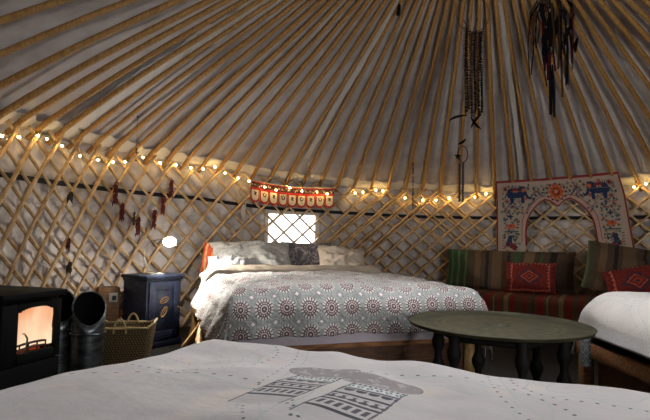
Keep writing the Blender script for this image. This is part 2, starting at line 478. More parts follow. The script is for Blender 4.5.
M_darkprint = mat('dark_paisley', '605a5c', .8, build=darkprint, bump=(18, .4), kind='UV')
M_pale = mat('pale_linen', 'b9ab9b', .8, bump=(18, .5))
M_white = mat('white_cotton', 'd6d6d8', .8, bump=(18, .4))
M_sheet = mat('lavender_sheet', 'b5aab2', .8, bump=(12, .5))
M_matt = mat('mattress_ticking', 'b0a8a0', .8)
M_log = mat('peeled_log', 'bd9a66', .55, noise_col='94703f', nscale=8, stretch=(6, 6, 2), bump=(30, .4))
M_rail = mat('bed_timber', '9c6a42', .55, noise_col='6f4728', nscale=6, stretch=(2, 14, 14), bump=(26, .3, (2, 14, 14)))
M_panel = mat('dark_timber', '5a3a24', .6, noise_col='472c1a', nscale=6, stretch=(2, 14, 14), bump=(26, .3, (2, 14, 14)))

# ---- central double bed
BZ = RAD(18); BL = (-.44, 2.75, 0); BM = bedm(BL, BZ)
bed = thing('double_bed', BL, BZ, 'double bed of peeled logs and boards in the middle, under the medallion duvet', 'bed')
def part(mb, name, m, par, **k): return mb.build(name, m, par, **k)
W1, L1 = 1.5, 2.0
mb = MB(); mb.box((.02, .02, .245), (W1-.02, .06, .30), .006); part(mb, 'foot_rail', M_rail, bed)
mb = MB(); mb.box((.10, .07, .02), (W1-.10, .09, .25), .003); part(mb, 'foot_panel', M_panel, bed)
for s in (0, 1):
    mb = MB(); x = -.075 if s == 0 else W1+.035
    pts = [(x + .012*sin(k*1.3), .05 + k*.21, .235 + .010*sin(k*2.1)) for k in range(10)]
    mb.tube(pts, [.038, .036, .038, .034, .037, .035, .033, .036, .034, .033], 10)
    if s == 0:
        for yy, dx in ((.75, .03), (1.1, .05), (1.5, .03)):      # sawn branch stubs
            mb.tube([(x, yy, .235), (x - dx, yy-.05, .28)], [.02, .015], 7)
    part(mb, 'side_rail', M_log, bed)
for (x, y) in ((-.06, .16), (W1, .14), (-.075, 1.0), (W1, 1.9), (-.075, 1.9)):
    mb = MB(); mb.tube([(x-.02*(x < .1), y, 0), (x, y+.006, .12), (x, y, .225)], [.045, .04, .038], 10); part(mb, 'leg', M_log, bed)
mb = MB(); mb.tube([(-.20, 1.30, .03), (-.13, 1.12, .17), (-.09, 1.02, .27)], [.03, .028, .024], 8); mb.tube([(-.12, .70, .03), (-.13, .90, .16), (-.10, 1.03, .26)], [.026, .026, .022], 8)
part(mb, 'brace', M_log, bed)
mb = MB(); mb.box((.02, .06, .262), (W1-.02, L1, .298)); part(mb, 'slat_base', M_panel, bed)
mb = MB()
N = 24; top = [(x, 0.65 + .13*(1 - (2*x/W1-1)**2)**.5 + .01) for x in [W1*k/N for k in range(N+1)]]
vs = [(x, y, z) for y in (L1+.02, L1+.055) for x, z in [(W1*k/N, .25) for k in range(N+1)] + top]
n1 = N+1
fs = [(k, k+1, n1+k+1, n1+k) for k in range(N)] + [(2*n1+n1+k, 2*n1+n1+k+1, 2*n1+k+1, 2*n1+k) for k in range(N)]
fs += [(n1+k, n1+k+1, 3*n1+k+1, 3*n1+k) for k in range(N)] + [(2*n1+k, 2*n1+k+1, k+1, k) for k in range(N)] + [(0, n1, 3*n1, 2*n1), (N, 2*n1+N, 3*n1+N, n1+N)]
mb.add(vs, fs); part(mb, 'headboard', M_panel, bed)
mb = MB(); mb.box((.03, .03, .30), (W1-.03, L1-.01, .51), .05)
mt = mb.build('mattress', M_matt); put(mt, BM); tag(mt, 'thick mattress on the central bed, beneath its medallion duvet', 'mattress')
mb = drape(W1+.01, L1, .522, .06, (.21, .21, .215, None), 60, 60, puff=0, amp=.003, wav=.006, seed=3, flare=.02)
sh = mb.build('bed_sheet', M_sheet); put(sh, BM @ Matrix.Translation((-.005, -.012, 0))); tag(sh, 'lavender fitted sheet showing below the hem of the medallion duvet', 'sheet')
mb = drape(W1+.10, 1.52,   .566, .12, (.20, .26, .185, None), 220, 220, fine=.010, puff=.03, amp=.026, wav=.016, seed=11, flare=.05, fl=.45, fq=3.4, wf=15)
dv = mb.build('duvet', M_duvet, solid=.012); put(dv, BM @ Matrix.Translation((-.08, -.035, 0))); tag(dv, 'grey-green duvet printed with round medallions on the central bed', 'duvet')
# turned-back top of the duvet
mb = MB(); vs = []; NN = 90
for j in range(18):
    f = j/17; 
    for i in range(NN):
        s = -.01 + (W1+.02)*i/(NN-1); edge = max(0, (-s+.09), s-W1+.06)*.6
        a = f*pi*1.15; y = 1.50 + .11*cos(a)*(1-.3*f) - .02 + fbm(s*5, f*2, 8)*.02; z = .578 + .034*sin(min(a, pi)) + .020*(a < pi*1.0) + fbm(s*7, f*3, 1)*.009 - max(0, edge)*1.2
        vs.append((s, y-.04+ (.0 if f < .5 else -.12*(f-.5)), z))
mb.add(vs, gridfaces(NN, 18)); tb = mb.build('turned_back_edge', M_reverse, dv, solid=.01); tb['label'] = 'beige turned-back edge'
def pil(name, W, H, T, u, v, z, tilt, m, label, rz=0, roll=0, seed=0, cat='pillow'):
    z -= .014
    o = cushion(W, H, T, 34, seed=seed, wr=.020, pinch=.11).build(name, m)
    put(o, BM @ lean((u, v, z), rz, tilt, roll)); return tag(o, label, cat)
pil('pillow', .74, .43, .20, .385, 1.80, .685, .85, M_greyprint, 'large grey-print pillow at the lamp side of the central bed', seed=1)
pil('pillow', .50, .34, .12, .93, 1.925, .69, .42, M_darkprint, 'dark patterned pillow tucked between the paler pillows under the window', seed=2)
pil('pillow', .48, .36, .15, 1.22, 1.785, .675, .85, M_pale, 'plain pale linen pillow on the central bed, farthest from the lamp', roll=.16, seed=3)
pil('pillow', .34, .22, .11, .13, 1.60, .64, .9, M_white, 'small bright white pillow at the corner nearest the lamp', rz=-.25, seed=4)
def orange_b():
    u, v, _ = xyz(coord('UV')); return mixc(lt(ab(wrap(u, .07)), .012, .003), 'c0522e', 'd8a070')
o = pil('cushion', .16, .28, .08, .03, 1.93, .695, .25, mat('orange_stripe', 'c0522e', .8, build=orange_b), 'orange-red striped cushion propped upright at the head of the central bed', rz=-.5, seed=5, cat='cushion')

# ---- bed on the right
R0 = (1.40, .95, 0); RM = bedm(R0, 0); W2, L2 = 1.20, 1.98
bed2 = thing('single_bed', R0, 0, 'dark board bed with white quilt, beside the brass tray table', 'bed')
mb = MB(); mb.box((.01, 0, .255), (.05, L2-.02, .335), .006); part(mb, 'side_rail', M_rail, bed2)
mb = MB(); mb.box((W2-.05, 0, .255), (W2-.01, L2-.02, .335), .006); part(mb, 'side_rail', M_rail, bed2)
mb = MB(); mb.box((.05, L2-.06, .255), (W2-.05, L2-.02, .335), .006); part(mb, 'end_rail', M_rail, bed2)
for x in (.012, W2-.072):
    for y in (.02, L2-.10):
        mb = MB(); mb.box((x, y, 0), (x+.06, y+.06, .33), .006); part(mb, 'leg', M_rail, bed2)
M_crate = mat('drawer_pine', '83603c', .6, noise_col='6b4a2c', nscale=6, stretch=(2, 2, 14), bump=(26, .3))
mb = MB(); mb.box((.075, .1, .03), (.09, L2-.13, .25), .002); pn = part(mb, 'side_board', M_crate, bed2)
mb = MB(); mb.box((.03, .0, .30), (W2-.03, L2-.05, .335)); part(mb, 'slat_base', M_panel, bed2)
mb = MB(); mb.box((.05, .02, .336), (W2-.05, L2-.05, .50), .07)
mt = mb.build('mattress', mat('grey_mattress', '5b5656', .85)); put(mt, RM); tag(mt, 'grey mattress edge under the white quilt beside the brass table', 'mattress')
def embro():
    u, v, _ = xyz(coord('UV'))
    c = mixc(lt(nz(coord('UV'), 5, 3), .5, .2), 'b5b0ac', 'bfbab6')
    for (s, a) in ((.19, .3), (.19, -.9)):
        x, y = rot(u, v, a); 
        x2 = wrap(x + sn(y*14)*.035, s); y2 = wrap(y, s)
        r = sq(x2*x2 + y2*y2)
        c = mixc(lt(ab(r - .055), .0022, .001), c, 'b5b8b8')
        c = mixc(lt(ab(ab(x2) - .085), .002, .001), c, 'b9bcbb')
        dl = lt(ab(ab(x2)-.075), .0025, .001) * lt(ab(wrap(y, .018)), .0025, .001)
        c = mixc(dl * .6, c, '6a6c74')
    return c
M_embro = mat('embroidered_cotton', 'c0bcb8', .8, build=embro, bump=(16, .35), kind='UV')
mb = drape(W2, L2+.02, .590, .15, (.155, .15, None, .165), 120, 150, puff=.03, amp=.010, wav=.012, seed=23, flare=.22, fq=2.6, wf=8)
q2 = mb.build('quilt', M_embro, solid=.012); put(q2, RM @ Matrix.Translation((.02, -.02, 0))); tag(q2, 'white embroidered quilt on the bed beside the brass tray table', 'quilt')

# ---- bed in the foreground (the camera looks across it)
FZ = RAD(-27); FA = Vector((-.27, 1.235, 0)); W3, L3 = 1.55, 2.05
FL = FA - Matrix.Rotation(FZ, 3, 'Z') @ Vector((0, L3, 0)); FM = bedm(FL, FZ)
bed3 = thing('foreground_bed', FL, FZ, 'low bed in the foreground under the white printed quilt', 'bed'); bed3.name = 'platform_bed'
for (a, b, nm) in (((0, 0), (.04, L3), 'side_rail'), ((W3-.04, 0), (W3, L3), 'side_rail'), ((.04, L3-.04), (W3-.04, L3), 'end_rail'), ((.04, 0), (W3-.04, .04), 'end_rail')):
    mb = MB(); mb.box((a[0]+.04*(nm == 'side_rail')*(1 if a[0] == 0 else -1), a[1]+(.05 if a[1] == 0 else -.05), .22), (b[0]+.04*(nm == 'side_rail')*(1 if a[0] == 0 else -1), b[1]-.05, .32), .005); part(mb, nm, M_rail, bed3)
for x in (.09, W3-.15):
    for y in (.1, L3-.16): mb = MB(); mb.box((x, y, 0), (x+.06, y+.06, .30), .005); part(mb, 'leg', M_rail, bed3)
mb = MB(); mb.box((.08, .06, .30), (W3-.08, L3-.06, .325)); part(mb, 'slat_base', M_panel, bed3)
mb = MB(); mb.box((.06, .06, .326), (W3-.06, L3-.06, .54), .06)
mt = mb.build('mattress', M_matt); put(mt, FM); tag(mt, 'mattress under the printed white quilt in the foreground', 'mattress')
def printed():
    u, v, _ = xyz(coord('UV'))                    # metres on the quilt
    c = mixc(lt(nz(coord('UV'), 3.5, 3), .5, .15), 'aeaaa9', 'bab6b5')
    c = mixc(lt(nz(coord('UV'), 9, 2), .36, .05) * .35, c, 'cdb9a8')
    teal, dot, ink = 'a3aaa8', '3c4350', '55525c'
    # large embroidered rings and dotted borders
    for (cx, cy, r0) in ((.62, 1.72, .16), (.30, 1.50, .20), (1.02, 1.62, .17), (.82, 1.98, .12), (1.25, 1.80, .14), (.15, 1.85, .13), (.50, 1.25, .15)):
        x = u - cx; y = v - cy; r = sq(x*x + y*y); th = at2(y, x)
        rr = r + sn(th*6)*.012
        c = mixc(lt(ab(rr - r0), .0018, .0008), c, teal)
        c = mixc(lt(ab(rr - r0*.72), .0012, .0008), c, teal)
        c = mixc(lt(ab(r - r0*1.10), .0022, .0008) * lt(cs(th*44), -.75, .12), c, dot)
    x, y = rot(u, v, .5); 
    c = mixc(lt(ab(wrap(x, .34) - sn(y*9)*.03), .0012, .0006), c, teal)
    c = mixc(lt(ab(wrap(x + .02, .34) - sn(y*9)*.03), .002, .0006) * lt(ab(wrap(y, .022)), .002, .0006), c, dot)
    # two printed mitten shapes with banded cuffs
    for (cx, cy, a, sc) in MITT:
        x, y = rot(u - cx, v - cy, a)             # x runs down the bands, y across
        wdt = .042*sc; ln = .088
        ya = mx(ab(y) - .026, 0)
        hr = sq(ya*ya*.8 + x*x*1.0); hand = lt(hr, .030, .0012)
        c = mixc(lt(ab(hr - .030), .0012, .0006), c, '5c5656')
        y = y - .010
        x = x - .030
        cuff = lt(ab(y), wdt, .001) * lt(ab(x - ln), ln, .001)
        c = mixc(hand, c, '8b8482'); c = mixc(hand * lt(ab(wrap(x + y*.6, .006)), .0008, .0005), c, '6c686d')
        c = mixc(hand * lt(nz(coord('UV'), 60, 2), .42, .05), c, 'a39d9e')
        c = mixc(cuff, c, 'aca7a8')
        xs = x
        c = mixc(cuff * lt(ab(xs - .008*sc), .004*sc, .0006) * lt(ab(wrap(y, .008)), .0018, .0006), c, '2f3140')
        d = ab(wrap(y, .014)) + ab(xs - .022*sc)*.9
        c = mixc(cuff * lt(ab(xs - .022*sc), .0085*sc, .0006), c, 'c6cccb'); c = mixc(cuff * lt(d, .0062, .0008), c, '2f4a50')
        c = mixc(cuff * lt(d, .0025, .0006), c, 'd8dcdc')
        c = mixc(cuff * lt(ab(xs - .036*sc), .0025*sc, .0006), c, '3a3a45')
        sca = lt(sq(wrap(y, .018)*wrap(y, .018) + (xs - .044*sc)*(xs - .044*sc)), .008, .001)
        c = mixc(cuff * lt(ab(xs - .050*sc), .009*sc, .0006) * sca, c, '33333d')
        c = mixc(cuff * lt(ab(xs - .066*sc), .003*sc, .0006), c, '2c2e3a')
        c = mixc(cuff * lt(ab(xs - .082*sc), .008*sc, .0006) * lt(sn(y*420) + sn((xs)*420), .2, .2), c, '3b3942')
        c = mixc(cuff * lt(ab(xs - .100*sc), .004*sc, .0006), c, '2c2c36')
        c = mixc(cuff * lt(ab(xs - .120*sc), .010*sc, .0006) * lt(ab(wrap(y, .012)), .0035, .0008), c, '3b3942')
        c = mixc(cuff * lt(ab(xs - .142*sc), .004*sc, .0006), c, '2c2c36')
        c = mixc(cuff * lt(ab(ab(y) - wdt*.95), .0012, .0005), c, '4b4852')
    return c
FMi = FM.inverted()
def fuv(x, y): q = FMi @ Vector((x, y, .6)); return q.x, q.y
MITT = []
for (hx, hy, kx, ky) in ((.088, .766, .012, .625), (.004, .836, -.072, .696)):
    h = fuv(hx, hy); k = fuv(kx, ky); MITT.append((h[0], h[1], atan2(k[1]-h[1], k[0]-h[0]), 1.0 if not MITT else .95))
M_print = mat('printed_cotton', 'd0cccb', .8, build=printed, bump=(8, .8), kind='UV')
mb = drape(W3, L3, .628, .10, (.30, .30, .2, .32), 230, 280, puff=.022, amp=.016, wav=.012, seed=41, flare=.12, fq=3.2, wf=8)
# diagonal pull wrinkles
mb.v = [(x, y, z + .008*sin(46*(x*.75+y*.35) + 3*fbm(x*3, y*3, 7))*max(0, fbm(x*2.1, y*2.1, 3)+.25)) for x, y, z in mb.v]
q3 = mb.build('quilt', M_print, solid=.012); put(q3, FM); tag(q3, 'white quilt with faint embroidery and two grey printed mitten shapes in the foreground', 'quilt')

# ================================================================== SOFA BENCH
SM_dir = RAD(-30); smid = Vector((CX + 2.55*cos(RAD(60)), CY + 2.55*sin(RAD(60)), 0))
SL = smid; SMx = bedm(SL, SM_dir)       # local: x along the wall, -y into the room
bench = thing('wall_bench', SL, SM_dir, 'low dark wooden bench against the lattice, holding the striped seat pad', 'bench')
mb = MB(); mb.box((-1.0, -.72, .12), (1.0, -.02, .17), .005); part(mb, 'bench_top', M_panel, bench)
mb = MB(); mb.box((-.98, -.70, .015), (.98, -.68, .12), .002); part(mb, 'front_board', M_panel, bench)
for x in (-.97, .0, .9):
    for y in (-.66, -.1): mb = MB(); mb.box((x, y, 0), (x+.06, y+.05, .12), .003); part(mb, 'leg', M_panel, bench)
def kilim():
    o = coord('UV'); u, v, _ = xyz(o)
    x = wrap(u + v*.02, .46); c = mixc(lt(nz(o, 40, 3, (1, 6, 1)), .5, .2), '5a412c', '4a3521')
    for (p, w, k) in ((-.19, .014, '7e211c'), (-.12, .006, '2b211c'), (-.06, .030, '7c1f1c'), (.0, .006, '8a7252'), (.05, .012, '822621'), (.11, .020, '84704c'), (.17, .026, '781c1a')):
        c = mixc(lt(ab(x - p), w, .002), c, k)
    return c
M_kilim = mat('kilim_weave', '7a4a34', .9, build=kilim, bump=(60, .4), kind='UV')
mb = drape(2.0, .76, .365, .04, (.12, .12, .20, None), 120, 50, puff=.01, amp=.006, wav=.006, seed=51, flare=.02)
k = mb.build('seat_pad', M_kilim, solid=.012); put(k, SMx @ Matrix.Translation((-1.0, -.75, 0))); tag(k, 'red and tan striped woven seat pad on the wall bench', 'seat pad')
mb = MB(); mb.box((-.97, -.71, .171), (.97, -.01, .345), .03)
k = mb.build('seat_block', mat('seat_foam', '4a3426', .9)); put(k, SMx); tag(k, 'seat cushion block under the red striped woven cover on the bench', 'seat cushion')
def stripes():
    o = coord('UV'); u, v, _ = xyz(o)
    x = u + .5; g = lt(nz(o, 60, 2, (6, 1, 1)), .5, .2)
    c = mixc(g, '49372a', '3c2d20')
    for (p, w, k) in ((-.14, .04, '26402a'), (-.085, .012, '3f6040'), (-.05, .018, '2b452c'), (-.01, .014, '466444'), (.03, .018, '2a4029'), (.07, .012, '42603d'), (.11, .010, '2a3a26'), (.20, .03, '5a4630'), (.30, .016, '17130f'), (.40, .05, '57452f'), (.52, .012, '17130f'), (.60, .04, '31452a'), (.72, .05, '5f4f36'), (.84, .015, '2f4a2c'), (.95, .03, '17130f')):
        c = mixc(lt(ab(x - p), w, .003), c, k)
    return c
M_strip = mat('striped_weave', '5c4a34', .9, build=stripes, bump=(70, .5), kind='UV')
def redrug():
    o = coord('UV'); u, v, _ = xyz(o)
    c = mixc(lt(nz(o, 50, 3), .5, .15), '74201a', '5a1814')
    d = ab(u)*.75 + ab(v)
    c = mixc(lt(ab(mx(ab(u)*.78, ab(v)) - .135), .008, .002) , c, 'b3563a')
    c = mixc(lt(ab(mx(ab(u)*.78, ab(v)) - .135), .008, .002) * lt(sn(u*180) + sn(v*180), -.4, .2), c, '2c2430')
    hk = lt(ab(d - .085 - sn(at2(v, u)*8)*.012), .012, .003)
    c = mixc(hk, c, '3a2530'); c = mixc(lt(ab(d - .060), .005, .002), c, 'a0553a'); c = mixc(lt(d, .035, .003), c, '92341f'); c = mixc(lt(d, .016, .002), c, '2f2630')
    return c
M_red = mat('red_rug_weave', '9c241a', .9, build=redrug, bump=(70, .5), kind='UV')
def scush(name, W, H, T, x, y, z, tilt, m, label, rz=0, roll=0, seed=0):
    o = cushion(W, H, T, 34, seed=seed, wr=.010, pinch=.04).build(name, m); put(o, SMx @ lean((x, y, z), rz, tilt, roll)); return tag(o, label, 'cushion')
scush('cushion', 1.28, .42, .17, -.30, -.115, .575, .22, M_strip, 'long green, brown and black striped cushion under the arched wall hanging', seed=61, roll=.0)
scush('cushion', .47, .31, .12, -.05, -.335, .525, .34, M_red, 'dark red woven cushion with medallion, leaning on the long striped cushion', seed=62, roll=-.02)
a = scush('cushion', .86, .44, .17, .86, -.50, .625, .30, M_strip, 'tall green and brown striped cushion above the bed beside the table', rz=.10, seed=63, roll=.16)
b = scush('cushion', .46, .28, .11, .83, -.70, .55, .38, M_red, 'dark red woven cushion partly hidden by the white quilt beside it', rz=.12, seed=64, roll=-.24)

# ================================================================== BRASS TRAY TABLE
TX, TY, TR, TZ = .872, 2.60, .437, .45
tab = thing('tray_table', (TX, TY, 0), .3, 'low round table with a tarnished brass tray on dark turned legs', 'table')
def brass():
    o = coord('Object'); x, y, z = xyz(o); r = sq(x*x + y*y); th = at2(y, x)
    c = mixc(lt(nz(o, 9, 5), .5, .12), '29271b', '383525')
    for rr in (.06, .105, .20, .215, .33, .345): c = mixc(lt(ab(r - rr), .0022, .001), c, '34301f')
    c = mixc(lt(ab(r - .15), .035, .004) * lt(cs(th*16), -.3, .2), c, '46422e')
    c = mixc(lt(ab(r - .275), .04, .004) * lt(cs(th*28) + sn(r*160), -.3, .3), c, '48442f')
    return c
M_brass = mat('tarnished_brass', '5c5a40', .65, .4, spec=.2, build=brass, bump=(40, .35))
mb = MB(); mb.lathe([(0, .012), (.02, .011), (.045, .004), (.06, -.006), (.08, -.002), (.1, -.005), (.33, -.004), (TR-.03, -.004), (TR-.008, .004), (TR, .010), (TR+.004, .008), (TR-.004, -.006), (TR-.03, -.014), (.0, -.014)], 96, (0, 0, TZ), cap=False)
part(mb, 'tray_top', M_brass, tab)
M_black = mat('ebonised_wood', '0b0807', .7, spec=.15, noise_col='080605', nscale=10)
for k in range(6):
    a = k*pi/3 + .25; r1 = .30; cx, cy = r1*cos(a), r1*sin(a); mb = MB()
    prof = [(.020, 0), (.026, .02), (.022, .06), (.032, .09), (.020, .12), (.018, .15), (.034, .19), (.036, .21), (.020, .25), (.018, .28), (.030, .31), (.034, .34), (.024, .37), (.028, .40), (.028, .434)]
    mb.lathe(prof, 14, (cx, cy, 0)); part(mb, 'leg', M_black, tab)
for k in range(6):
    a, b = k*pi/3 + .25, (k+1)*pi/3 + .25; mb = MB()
    for z in (.11, .40):
        mb = MB(); mb.tube([(.30*cos(a), .30*sin(a), z), (.30*cos(b), .30*sin(b), z)], .013, 8); part(mb, 'stretcher', M_black, tab)

# pale beaded trim hanging from the corner of the right bed
tr = thing('beaded_trim', (1.425, 2.765, .37), 0, 'pale beaded trim hanging at the bed corner behind the tray table', 'trim')
M_lace = mat('beaded_lace', 'c4ccce', .5, bump=(60, .6))
mb = MB(); mb.box((-.03, -.004, -.15), (.024, .004, .0), .002); part(mb, 'backing', mat('grey_braid', '7c8488', .8), tr)
for i in range(7):
    mb = MB(); z = -.012 - i*.021; 
    for k in range(6): mb.ball((-.003 + .018*cos(k*1.05)*(.6+.4*(i % 2)), -.007, z + .009*sin(k*1.05)), .0042, 1)
    mb.ball((-.003, -.008, z), .006, 1); part(mb, 'beadwork', M_lace, tr)
tr.location = (1.372, 2.72, .372)

# ================================================================== STOVE
sw = Vector((.27, .963, 0)); sn_ = Vector((.963, -.27, 0)); E_ = Vector((-1.215, 2.42, 0))
# stove frame: origin at the front-right foot, +x = into the body, +y = towards the front-left edge
SV = Matrix(((-sn_.x, -sw.x, 0, E_.x), (-sn_.y, -sw.y, 0, E_.y), (0, 0, 1, 0), (0, 0, 0, 1)))
rz = atan2(-sn_.y, -sn_.x)              # local +x into the body, local +y = -sw
stove = thing('wood_stove', E_, rz, 'black cast iron wood stove with a fire glowing behind its glass', 'stove')
fy = 1 if (Matrix.Rotation(rz, 3, 'Z') @ Vector((0, 1, 0))).dot(-sw) > 0 else -1
M_iron = mat('cast_iron', '060606', .75, 0, spec=.15, bump=(60, .15))
def sb(mb, x0, x1, y0, y1, z0, z1, bev=.006): a, b = sorted((y0*fy, y1*fy)); mb.box((x0, a, z0), (x1, b, z1), bev)
SW_, SD = .32, .42
mb = MB(); sb(mb, .02, SD, 0, SW_, .10, .12); sb(mb, .02, SD, 0, .02, .12, .575); sb(mb, .02, SD, SW_-.02, SW_, .12, .575); sb(mb, SD-.02, SD, .02, SW_-.02, .12, .575); sb(mb, .02, SD, .02, SW_-.02, .555, .575)
part(mb, 'firebox', M_iron, stove)
mb = MB(); sb(mb, -.02, SD+.02, -.015, SW_+.015, .577, .603, .006); part(mb, 'top_plate', M_iron, stove)
for x in (.04, SD-.07):
    for y in (.02, SW_-.05): mb = MB(); sb(mb, x, x+.03, y, y+.03, 0, .10, .004); part(mb, 'leg', M_iron, stove)
WY0, WY1, WZ0, WZ1 = .033, .236, .345, .525
mb = MB()
sb(mb, -.002, .02, .0, WY0, .30, .56); sb(mb, -.002, .02, WY1, SW_, .30, .56); sb(mb, -.002, .02, WY0, WY1, .30, WZ0); 
NA = 14                                 # arched head of the door opening
for k in range(NA):
    ya, yb = WY0+(WY1-WY0)*k/NA, WY0+(WY1-WY0)*(k+1)/NA; zz = WZ1 + .012 - .020*abs((2*(k+.5)/NA)-1)**3
    a, b = sorted((ya*fy, yb*fy)); mb.box((-.002, a, zz), (.02, b, .56))
dr_ = part(mb, 'door', M_iron, stove, bev=0)
gl = bpy.data.materials.new('fire_glass'); gl.use_nodes = True; nt = gl.node_tree
for n_ in list(nt.nodes):
    if n_.type == 'BSDF_PRINCIPLED': nt.nodes.remove(n_)
t_ = nt.nodes.new('ShaderNodeBsdfTransparent'); g_ = nt.nodes.new('ShaderNodeBsdfGlossy'); g_.inputs[1].default_value = .1; m_ = nt.nodes.new('ShaderNodeMixShader'); m_.inputs[0].default_value = .04
nt.links.new(t_.outputs[0], m_.inputs[1]); nt.links.new(g_.outputs[0], m_.inputs[2]); nt.links.new(m_.outputs[0], nt.nodes['Material Output'].inputs[0])
mb = MB(); sb(mb, .006, .010, WY0-.004, WY1+.004, WZ0-.004, WZ1+.014, 0); part(mb, 'glass', gl, dr_)
M_chrome = mat('chrome', 'b8b8b8', .2, 1)
mb = MB(); y = (WY1-.012)*fy; mb.tube([(.0, y, .345), (-.03, y, .352), (-.036, y, .38), (-.034, y-.004*fy, .415), (-.012, y-.012*fy, .43), (.0, y-.014*fy, .43)], .0042, 8); h_ = part(mb, 'door_handle', M_chrome, dr_); h_['label'] = 'bright curved handle'
mb = MB(); sb(mb, .0, .02, .0, SW_, .12, .296, .004); part(mb, 'ash_door', M_iron, stove)
mb = MB()
for (z, x) in ((.372, .030), (.352, .030)):
    mb.tube([(x - .012*sin(pi*k/10), (WY0-.01+(WY1-WY0+.02)*k/10)*fy, z + .010*sin(pi*k/10)) for k in range(11)], .0055, 6)
for k in range(4): yy = WY0+.03+k*.047; mb.tube([(.022, yy*fy, .33), (.022, yy*fy, .382)], .004, 6)
part(mb, 'log_guard', mat('hot_iron', '3a1810', .6), stove)
def flame():
    o = coord('Object'); x, y, z = xyz(o); a = nz(o, 5, 3, (1, 1, .5))
    return mixc(lt(a + (z - .43)*2.2, .5, .28), 'e08a58', 'ffe6c0')
M_fl = bpy.data.materials.new('flames'); M_fl.use_nodes = True; G.nt = M_fl.node_tree; b_ = G.nt.nodes['Principled BSDF']
c_ = flame(); G.nt.links.new(c_.s, b_.inputs['Emission Color']); b_.inputs['Emission Strength'].default_value = 1.15; b_.inputs['Base Color'].default_value = (0, 0, 0, 1)
mb = MB(); n_ = 18; vs = []              # rolling flame filling the firebox
for j in range(n_):
    for i in range(n_):
        y = .028 + (SW_-.056)*i/(n_-1); z = .362 + .188*j/(n_-1); vs.append((.062 + .012*fbm(y*14, z*9, 1), y*fy, z))
mb.add(vs, gridfaces(n_, n_)); part(mb, 'fire', M_fl, stove, solid=.04)
mb = MB()
for k, (y, x, a) in enumerate(((.10, .10, .1), (.20, .12, -.1))): mb.tube([(x, (y-.07)*fy, .335+.01*k), (x+.02, (y+.0)*fy, .345), (x, (y+.08)*fy, .338)], [.022, .026, .02], 9)
part(mb, 'log', mat('charred_log', '5a2413', .9, emit='ff5a18', es=.25, bump=(30, .8)), stove)
mb = MB(); sb(mb, .03, SD-.03, .025, SW_-.025, .318, .33, 0); part(mb, 'grate', M_iron, stove)
fl_ = bpy.data.lights.new('fire_light', 'POINT'); fl_.energy = 1.0; fl_.color = (1, .45, .15); fl_.shadow_soft_size = .06
fo_ = bpy.data.objects.new('fire_light', fl_); SC.collection.objects.link(fo_); fo_.parent = stove; fo_.location = (.10, .15*fy, .44)

# ================================================================== COAL SCUTTLES
def scuttle(x, y, r, h, rz, label):
    t = thing('coal_scuttle', (x, y, 0), rz, label, 'scuttle', None)
    M_z = mat('galvanised_steel', '7d8386', .33, .9, noise_col='50565a', nscale=10, stretch=(1, 1, 4)); M_in = mat('scuttle_inside', '050505', .85, 0, spec=.1)
    mb = MB(); N = 40; vs = []
    cut = h - .175
    def ztop(a): return cut + .175*(.5 + .5*cos(a))**.85            # slanted round mouth, low towards +x
    for row in range(10):
        f = row/9
        for k in range(N):
            a = 2*pi*k/N + pi; z = .02 + (ztop(a) - .02)*f; rr = r*(1 + .10*max(0, z-cut)/.26*0 + .02*f)
            vs.append((rr*cos(a-pi)*1, rr*sin(a-pi), z))
    # a runs so that the back (high side) is at -x
    mb.add(vs, gridfaces(N, 10, 0, True)); mb.add([(r*cos(2*pi*k/N), r*sin(2*pi*k/N), .02) for k in range(N)], [tuple(range(N))[::-1]])
    b = part(mb, 'body', M_z, t, solid=.004)
    mb = MB(); mb.tube([(r*1.02*cos(2*pi*k/N), r*1.02*sin(2*pi*k/N), ztop(2*pi*k/N+pi)) for k in range(N+1)], .0045, 6, cap=False); part(mb, 'rolled_rim', M_z, b)
    for z in (.06, cut-.045):
        mb = MB(); mb.tube([(r*1.03*cos(2*pi*k/N), r*1.03*sin(2*pi*k/N), z) for k in range(N+1)], .005, 6, cap=False); part(mb, 'band', M_z, t)
    mb = MB(); mb.v = []; mb.add([(v[0]*.93, v[1]*.93, v[2]-.001) for v in vs], [f[::-1] for f in gridfaces(N, 10, 0, True)]); part(mb, 'shade_liner', M_in, b)  # added black skin, puts the shade inside the mouth into the colour
    mb = MB(); mb.lathe([(r*.9, 0), (r*.98, .0), (r*.96, .02), (r*.9, .02)], N); part(mb, 'foot', M_in, t)
    mb = MB(); mb.lathe([(.005, .022), (r*.93, .022), (r*.93, cut-.03), (.005, cut-.02)], 20); part(mb, 'fuel', mat('coal', '070707', .7, bump=(40, 1)), t)
    for sgn in (1, -1):
        mb = MB(); mb.ball((0, sgn*(r*1.05), cut-.045), .010, 1); part(mb, 'handle_lug', M_z, t)
    mb = MB(); mb.tube([(-r*1.15*sin(pi*k/14)*.75, r*1.08*cos(pi*k/14), cut-.045 + .10*sin(pi*k/14)*0 - .01*sin(pi*k/14)) for k in range(15)], .004, 6); part(mb, 'handle', M_z, t)
    return t
scuttle(-1.315, 2.93, .084, .53, RAD(-62), 'tall galvanised coal scuttle beside the basket, mouth slanted open')
scuttle(-1.50, 2.97, .080, .54, RAD(-55), 'tall galvanised coal scuttle half hidden behind the stove')

